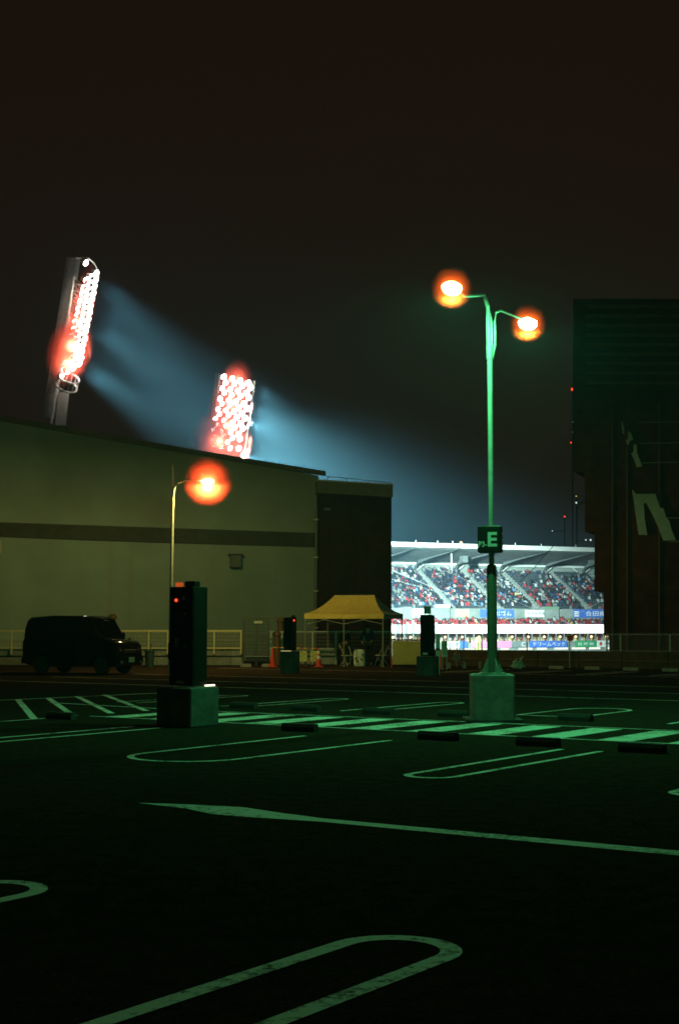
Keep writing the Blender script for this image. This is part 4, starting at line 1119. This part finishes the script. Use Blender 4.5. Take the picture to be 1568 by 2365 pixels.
for k in range(4):
    mb = MB()
    N = 9
    for i in range(N):
        a, b = rr(i / N), rr((i + 1) / N)
        p, q, r_, s_ = a[k], a[(k + 1) % 4], b[(k + 1) % 4], b[k]
        for j in range(6):
            f0, f1 = j / 6, (j + 1) / 6
            def lp(u, v, f):
                sag = -.035 * math.sin(math.pi * f) * (1 - i / N)
                return Q(*(u[c_] + (v[c_] - u[c_]) * f for c_ in range(3))) + Vector((0, 0, sag))
            mb.face([lp(p, q, f0), lp(p, q, f1), lp(s_, r_, f1), lp(s_, r_, f0)])
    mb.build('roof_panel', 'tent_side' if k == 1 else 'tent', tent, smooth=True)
    c0, c1 = rr(0)[k], rr(0)[(k + 1) % 4]
    mb = MB()
    for j in range(12):
        f0, f1 = j / 12, (j + 1) / 12
        A_ = [c0[c_] + (c1[c_] - c0[c_]) * f0 for c_ in range(3)]; B_ = [c0[c_] + (c1[c_] - c0[c_]) * f1 for c_ in range(3)]
        w0, w1 = .02 * math.sin(j * 1.9), .02 * math.sin((j + 1) * 1.9)
        s0_, s1_ = -.035 * math.sin(math.pi * f0), -.035 * math.sin(math.pi * f1)
        n_ = (ex * (B_[1] - A_[1]) - ey * (B_[0] - A_[0])).normalized()
        mb.face([Q(*A_) + Vector((0, 0, s0_)), Q(*B_) + Vector((0, 0, s1_)), Q(*B_) + n_ * w1 - Vector((0, 0, .22)), Q(*A_) + n_ * w0 - Vector((0, 0, .22))])
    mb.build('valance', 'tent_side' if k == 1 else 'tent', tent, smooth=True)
MB().box(Q(LT / 2, WT / 2, ZT), (LT - 1.66, .05, .03), TT).build('ridge_pole', 'galv', tent)
for x in (.04, LT / 2, LT - .04):
    for y in (.04, WT - .04):
        lg = MB().box(Q(x, y, 1.1), (.045, .045, 2.2), TT).build('leg', 'coping', tent)
        MB().box(Q(x, y, .01), (.11, .11, .02), TT).build('foot', 'galv', lg)
for y in (.04, WT - .04):
    for xa, xb in ((.04, LT / 2), (LT / 2, LT - .04)):
        MB().tube([Q(xa, y, 1.75), Q(xb, y, 2.12)], .012, 5).build('scissor_bar', 'galv', tent)
        MB().tube([Q(xa, y, 2.12), Q(xb, y, 1.75)], .012, 5).build('scissor_bar', 'galv', tent)

# ------------------------------------------------------------------ people
def skin_mesh(name, joints, edges, m, parent, sub=1):
    me = bpy.data.meshes.new(name)
    inv = world_of(parent).inverted()
    me.from_pydata([inv @ Vector(j[0]) for j in joints], edges, [])
    o = bpy.data.objects.new(name, me); COL.objects.link(o); o.parent = parent
    sk = o.modifiers.new('skin', 'SKIN'); sk.use_smooth_shade = True
    for i, j in enumerate(joints):
        r = j[1]; me.skin_vertices[0].data[i].radius = r if isinstance(r, tuple) else (r, r)
    me.skin_vertices[0].data[0].use_root = True
    if sub:
        sb = o.modifiers.new('smooth', 'SUBSURF'); sb.levels = sub; sb.render_levels = sub
    dg = bpy.context.evaluated_depsgraph_get(); dg.update()
    m2_ = bpy.data.meshes.new_from_object(o.evaluated_get(dg))
    m2_.materials.clear(); m2_.materials.append(M[m])
    o.modifiers.clear(); o.data = m2_
    return o
def person(label, c, face, h, coat, legs_m, trim=None, bend=0.0, arm=(0, 0)):
    t = thing('person', label, 'person', c, face, 'people under the tent')
    q = Matrix.Rotation(face, 3, 'Z'); k = h / 1.72
    def B(x, y, z):                                     # x right, y forward; the upper body leans by bend about the hips
        if z > .95:
            dz = z - .95; y = y + math.sin(bend) * dz; z = .95 + math.cos(bend) * dz
        return Vector(c) + q @ Vector((x * k, y * k, z * k))
    J = [(B(0, 0, .97), .14), (B(0, 0, 1.15), .13), (B(0, 0, 1.36), (.155, .12)), (B(0, .01, 1.46), .06), (B(0, .03, 1.56), .085), (B(0, .03, 1.66), .082)]
    E_ = [(0, 1), (1, 2), (2, 3), (3, 4), (4, 5)]
    coatJ, coatE, legJ, legE = [(B(0, 0, .93), .165), (B(0, 0, 1.15), .15), (B(0, 0, 1.37), (.17, .135)), (B(0, 0, 1.44), .075)], [(0, 1), (1, 2), (2, 3)], [(B(0, 0, .97), .15)], []
    for s_ in (-1, 1):
        n = len(J); sw = .05 * s_
        hip, knee, ank, toe = B(s_ * .09, 0, .90), B(s_ * .11, .02 + sw, .48), B(s_ * .12, -.03 + sw, .08), B(s_ * .13, .13 + sw, .045)
        J += [(hip, .085), (knee, .055), (ank, .042), (toe, .04)]; E_ += [(0, n), (n, n + 1), (n + 1, n + 2), (n + 2, n + 3)]
        m_ = len(legJ); legJ += [(hip, .105), (knee, .078), (ank + Vector((0, 0, .03)), .065)]; legE += [(0, m_), (m_, m_ + 1), (m_ + 1, m_ + 2)]
        n = len(J); a = arm[0 if s_ < 0 else 1]
        sh, el, wr = B(s_ * .19, 0, 1.39), B(s_ * .25, .02 + .12 * a, 1.13), B(s_ * .22, .06 + .30 * a, .90 + .22 * a)
        J += [(sh, .055), (el, .042), (wr, .03)]; E_ += [(2, n), (n, n + 1), (n + 1, n + 2)]
        d = (wr - el).normalized(); pl = wr + d * .09 * k
        J += [(pl, (.035, .02))]; E_ += [(n + 2, n + 3)]
        sd = q @ Vector((0, 1, 0))
        for fi, fl in ((-.03, .07), (-.01, .085), (.01, .08), (.03, .062)):
            n2 = len(J); J += [(pl + sd * fi * k + d * .04 * k, .0095), (pl + sd * fi * k + d * (.04 + fl) * k - (q @ Vector((s_ * .015, 0, 0))), .008)]; E_ += [(n + 3, n2), (n2, n2 + 1)]
        n2 = len(J); J += [(wr + d * .05 * k + sd * .045 * k, .011), (wr + d * .10 * k + sd * .065 * k, .009)]; E_ += [(n + 2, n2), (n2, n2 + 1)]
        m_ = len(coatJ); coatJ += [(sh, .075), (el, .062), (wr - d * .03, .048)]; coatE += [(2, m_), (m_, m_ + 1), (m_ + 1, m_ + 2)]
        fo = MB(); f0 = ank; qq = q
        fo.loft([[Vector((f0.x, f0.y, 0)) + q @ Vector((x * w_, y, z)) for x, z in ((-1, 0), (1, 0), (.8, hh), (-.8, hh))] for y, w_, hh in ((-.09, .035, .08), (0, .045, .10), (.10, .048, .06), (.17, .03, .035))]).build('shoe', 'black_cloth', t, smooth=True)
    skin_mesh('body', J, E_, 'skin', t)
    skin_mesh('jacket', coatJ, coatE, coat, t); skin_mesh('trousers', legJ, legE, legs_m, t)
    hd = B(0, .03, 1.63)
    hair = MB().lathe(hd, [(.088, -.05), (.098, .0), (.09, .06), (.05, .098), (.005, .108)], 14, q).build('hair', 'hair', t, smooth=True)
    for s_ in (-1, 1): MB().box(B(s_ * .032, .118, 1.615), (.022, .012, .012), face).build('eye', 'black', t)
    MB().box(B(0, .128, 1.585), (.024, .03, .04), face, bev=.006).build('nose', 'skin', t)
    if trim:
        for s_ in (-1, 1):
            MB().tube([B(s_ * .155, -.06, 1.42), B(s_ * .185, -.06, 1.2), B(s_ * .165, -.05, .96)], .03, 6).build('side_stripe', trim, t)
        MB().tube([B(-.16, -.10, .95), B(0, -.15, .93), B(.16, -.10, .95)], .018, 6).build('hem', trim, t)
    return t
ca = P(850, 1538, 60.8); ca.z = 0
person('person in navy jacket with pale side stripes standing under the right half of the tent', ca, R(170), 1.74, 'navy', 'black_cloth', 'white', -.10, (.6, .4))
cb = P(797, 1538, 61.0); cb.z = 0
pb = person('person in dark clothes standing under the left half of the tent with pale face cover', cb, R(150), 1.62, 'black_cloth', 'black_cloth', None, -.08, (.8, .2))
qb = Matrix.Rotation(R(150), 3, 'Z')
MB().box(cb + qb @ Vector((0, .10, 1.47)), (.10, .05, .09), R(150), bev=.015).build('face_cover', 'white', pb)

# ------------------------------------------------------------------ things round the tent
def chair(label, c, rz):
    t = thing('folding_chair', label, 'chair', c, rz, 'folding chairs under the tent')
    q = Matrix.Rotation(rz, 3, 'Z')
    def K(x, y, z): return Vector(c) + q @ Vector((x, y, z))
    MB().box(K(0, 0, .44), (.42, .40, .03), rz, bev=.01).build('seat', 'pale_steel', t)
    MB().box(K(0, .20, .74), (.42, .03, .22), rz, bev=.01).build('backrest', 'black_cloth', t)
    for s_ in (-1, 1):
        MB().tube([K(s_ * .22, -.22, 0), K(s_ * .22, .21, .85)], .012, 6).build('leg', 'galv', t)
        MB().tube([K(s_ * .20, .24, 0), K(s_ * .20, -.16, .46)], .012, 6).build('leg', 'galv', t)
    return t
def at(x, Y): 
    p = P(x, 1540, Y); p.z = 0; return p
chair('folding chair with pale seat under the right end of the tent', at(881, 60.4), R(-60))
chair('folding chair at the left of the clear plastic sack under the tent', at(803, 60.2), R(40))
sk = thing('plastic_sack', 'tall clear plastic sack with pale and reddish contents under the tent', 'sack', at(830, 59.9))
c = at(830, 59.9); rings = []
for z, w in ((0, .22), (.1, .25), (.35, .245), (.55, .235), (.66, .22), (.70, .16)):
    rings.append([c + Vector((w * math.copysign(abs(math.cos(a)) ** .5, math.cos(a)) * (1 + .04 * math.sin(5 * a + z * 9)), .9 * w * math.copysign(abs(math.sin(a)) ** .5, math.sin(a)), z)) for a in [2 * math.pi * j / 20 for j in range(20)]])
MB().loft(rings).build('sack', 'clear_film', sk, smooth=True)
for k in range(7):
    MB().box(c + Vector((random.uniform(-.15, .15), -.235, random.uniform(.06, .5))), (.09, .02, .07), 0, Matrix.Rotation(random.uniform(0, 3), 3, 'Y')).build('crumpled_packet', random.choice(['red', 'white', 'lemon', 'rust']), sk)
tb = thing('trestle_table', 'low dark table behind the person under the tent', 'table', at(845, 62.0))
c = at(845, 62.0)
MB().box(c + Vector((0, 0, .70)), (1.5, .6, .03), 0).build('table_top', 'black_cloth', tb)
for sx in (-.68, .68):
    for sy in (-.24, .24): MB().tube([c + Vector((sx, sy, 0)), c + Vector((sx, sy, .69))], .016, 6).build('leg', 'galv', tb)
yb_ = thing('yellow_barrier', 'large plain yellow panel standing right of the tent', 'panel', at(938, 57.8))
p0, p1 = P(906, 1535, 57.8), P(971, 1480, 57.8)
MB().box((p0 + p1) / 2, (p1.x - p0.x, .04, p1.z - p0.z), R(-4), bev=.008).build('panel', 'yellow', yb_)
MB().box(Vector(((p0.x + p1.x) / 2, 57.85, p1.z + .035)), (p1.x - p0.x + .12, .06, .06), R(-4)).build('top_rail', 'maroon', yb_)
for x in (904, 940, 970): MB().box(Vector((P(x, 1500, 57.95).x, 57.95, (p1.z) / 2)), (.05, .05, p1.z)).build('leg', 'red' if x == 904 else 'dark_steel', yb_)

def cone(label, c, h, banded, slim=1.0):
    t = thing('traffic_cone', label, 'cone', c, 0, 'traffic cones by the tent')
    c = Vector(c)
    MB().box(c + Vector((0, 0, .02)), (.34 * slim, .34 * slim, .04), .3, bev=.012).build('base', 'orange', t)
    MB().lathe(c, [(.135 * slim, .04), (.03, h), (.022, h + .005)], 18).build('body', 'orange', t, smooth=True)
    if banded:
        for za, zb_ in ((.32, .45), (.53, .64)):
            r = lambda z: .135 * slim + (.03 - .135 * slim) * (z - .04) / (h - .04) + .004
            MB().lathe(c, [(r(za), za * h / .7), (r(zb_), zb_ * h / .7)], 18).build('white_band', 'white', t, smooth=True)
    return t
c1_, c2_, c3_ = at(630, 58.2), at(736, 58.4), at(1018.5, 55.6)
cone('plain red cone left of the small black machine', c1_, .80, False); cone('red cone with white bands at the left front of the tent', c2_, .72, True); cone('slim plain orange cone in front of the white notice board', c3_, .74, False, .75)
br = thing('cone_bar', 'striped bar resting across two cones behind the small black machine', 'cone bar', c1_ + Vector((0, 0, .82)))
for k in range(12):
    a, b = c1_ + (c2_ - c1_) * k / 12, c1_ + (c2_ - c1_) * (k + 1) / 12
    MB().tube([a + Vector((0, 0, .80 - .05 * k / 12)), b + Vector((0, 0, .80 - .05 * (k + 1) / 12))], .022, 8).build('stripe', 'red' if k % 2 else 'lemon', br)
for xa, xb, lab in ((692, 709, 'left of the two yellow boards with dark markings beside the banded cone'), (717, 734, 'right of the two yellow boards with dark markings beside the banded cone')):
    t = thing('yellow_board', lab, 'sign board', at((xa + xb) / 2, 59.6), 0, 'yellow boards beside the cones')
    p0, p1 = P(xa, 1528, 59.6), P(xb, 1504, 59.6)
    MB().box((p0 + p1) / 2, (p1.x - p0.x, .03, p1.z - p0.z), 0, bev=.005).build('panel', 'lemon', t)
    for k in range(5):
        MB().box(Vector((p0.x + .09 + .035 * (k % 2) * 3, 59.58, p0.z + .08 + .075 * k)), (.07 + .03 * (k % 3), .006, .022), 0, Matrix.Rotation(.5 * math.sin(k * 2.1), 3, 'Y')).build('marking', 'black', t)
    for x in (xa + 1, xb - 1): MB().box(Vector((P(x, 1500, 59.65).x, 59.65, p1.z / 2)), (.03, .03, p1.z)).build('leg', 'rust', t)
for xa, xb, ya, yb2, Yn, lab, band in ((1006, 1016, 1464, 1516, 49.2, 'narrow white notice with red stripe behind the right black machine', True), (1019, 1033, 1480, 1517, 54.8, 'white notice board with fine grey lines right of the slim orange cone', False)):
    t = thing('notice_board', lab, 'notice board', at((xa + xb) / 2, Yn), 0, 'white notice boards')
    p0, p1 = P(xa, yb2, Yn), P(xb, ya, Yn)
    MB().box((p0 + p1) / 2, (p1.x - p0.x, .03, p1.z - p0.z), 0, bev=.004).build('panel', 'white', t)
    if band: MB().box(P((xa + xb) / 2, 1499.5, Yn - .02), (p1.x - p0.x + .004, .012, .09), 0).build('red_stripe', 'red', t)
    else:
        for k in range(8): MB().box(P((xa + xb) / 2, 1484 + 3.6 * k, Yn - .02), ((p1.x - p0.x) * .7, .008, .012), 0).build('line', 'c_grey', t)
    for x in (xa + 2, xb - 2): MB().box(Vector((P(x, 1500, Yn + .03).x, Yn + .03, p0.z / 2 + .02)), (.03, .03, p0.z + .04)).build('leg', 'galv', t)
tf = thing('tilted_frame', 'grey folded frame lying tilted by the low wall right of the notice boards', 'frame', at(1054, 56.5))
ct = P(1054, 1519, 56.5)
MB().box(ct, (.26, .05, .30), 0, Matrix.Rotation(.5, 3, 'Y'), bev=.01).build('panel', 'c_grey', tf)
for s_ in (-1, 1): MB().tube([ct + Vector((s_ * .10, 0, .17)), ct + Vector((s_ * .10 + .12, .06, -.36))], .012, 6).build('leg', 'galv', tf)
MB().tube([ct + Vector((-.05, 0, .16)), ct + Vector((-.02, 0, .25)), ct + Vector((.06, 0, .22))], .012, 6).build('handle', 'galv', tf)
for x, w, h_, lab in ((1037, .12, .22, 'small pale block left of the tilted frame'), (1072, .13, .26, 'small pale block right of the tilted frame'), (1108, .10, .28, 'narrow pale block just left of the lamp pole foot')):
    c = at(x, 56.6); o = MB().loft([[c + Vector((a * w / 2 * s_, b * .07 * s_, z)) for a, b in ((-1, -1), (1, -1), (1, 1), (-1, 1))] for s_, z in ((1, 0), (.96, h_ * .9), (.8, h_))]).build('concrete_block', 'concrete')
    tag(o, lab, 'block', 'small pale blocks by the low wall')
tr = thing('folded_trolley', 'tangled pale folded trolley lying at the low wall right of the lamp pole', 'trolley', at(1194, 55.0))
c = at(1194, 55.0)
for k, (p, q) in enumerate((((-.3, 0, .05), (.0, 0, .42)), ((-.1, .05, .05), (.22, .05, .5)), ((-.3, 0, .1), (.3, 0, .1)), ((.3, .05, .05), (.12, .05, .45)), ((-.2, 0, .3), (.2, .03, .28)))):
    MB().tube([c + Vector(p), c + Vector(q)], .02, 6).build('bar', 'pale_steel', tr)
MB().box(c + Vector((.02, .08, .18)), (.36, .05, .28), 0, Matrix.Rotation(.25, 3, 'Y'), bev=.01).build('tray', 'galv', tr)
for s_ in (-.25, .25): MB().lathe(c + Vector((s_, -.02, .06)), [(.055, -.015), (.06, 0), (.055, .015)], 12, Matrix.Rotation(R(90), 3, 'X')).build('wheel', 'rubber', tr)
cart = thing('low_cart', 'low dark flat cart with pale top edge in front of the mesh gate', 'cart', at(595, 59.4))
c = at(595, 59.4)
MB().box(c + Vector((0, 0, .30)), (.92, .5, .22), 0, bev=.02).build('bed', 'black', cart); MB().box(c + Vector((0, -.02, .42)), (.96, .54, .02), 0).build('top_edge', 'galv', cart)
for sx in (-.36, .36):
    for sy in (-.2, .2): MB().lathe(c + Vector((sx, sy, .09)), [(.08, -.025), (.09, 0), (.08, .025)], 12, Matrix.Rotation(R(90), 3, 'X')).build('wheel', 'rubber', cart)
for x, w, lab in ((568, .46, 'rough pale kerb stone left of the low cart'), (615, .36, 'rough pale kerb stone between the low cart and the red cone')):
    c = at(x, 58.6); o = MB().loft([[c + Vector((a * w / 2 * s_ + random.uniform(-.01, .01), b * .09 * s_, z)) for a, b in ((-1, -1), (0, -1.1), (1, -1), (1, 1), (-1, 1))] for s_, z in ((1, 0), (.97, .09), (.85, .13))]).build('kerb_stone', 'concrete')
    tag(o, lab, 'kerb stone', 'kerb stones by the cart')

# red halo put round the floodlights as added scatter volumes
def tower_halo(cx_, cy_, Y, sx, sy, rot, dens, label):
    c = P(cx_, cy_, Y); s_ = Y / F_PX
    lamp_halo(c, (sx * s_, sx * s_ * .8, sy * s_), Matrix.Rotation(rot, 3, 'Y'), dens, (1.0, 0.14, 0.09), label)
tower_halo(178, 752, 84.8, 36, 160, R(13), LH3 * .5, 'added red halo volume along the lamps of the taller floodlight tower')
tower_halo(160, 812, 84.8, 56, 88, R(13), LH3, 'added red halo volume round the lower lamps of the taller floodlight tower')
tower_halo(530, 955, 121.6, 56, 140, R(11), LH4 * .7, 'added red halo volume along the lamps of the farther floodlight tower')
tower_halo(508, 1020, 121.4, 78, 76, R(8), LH4, 'added red halo volume round the lower lamps of the farther floodlight tower')
for (x, y), w in (((196, 690), 200), ((186, 745), 350), ((168, 800), 800), ((158, 840), 500)):  # extra point lights added to make the tower halo glow
    lamp_light('POINT', 'halo_light', P(x, y, 84.4), w, (1.0, .85, .7), t1, .25)
for (x, y), w in (((552, 876), 900), ((540, 930), 900), ((528, 985), 1400), ((508, 1020), 3600)):
    lamp_light('POINT', 'halo_light', P(x, y, 121.0), w, (1.0, .85, .7), t2, .3)
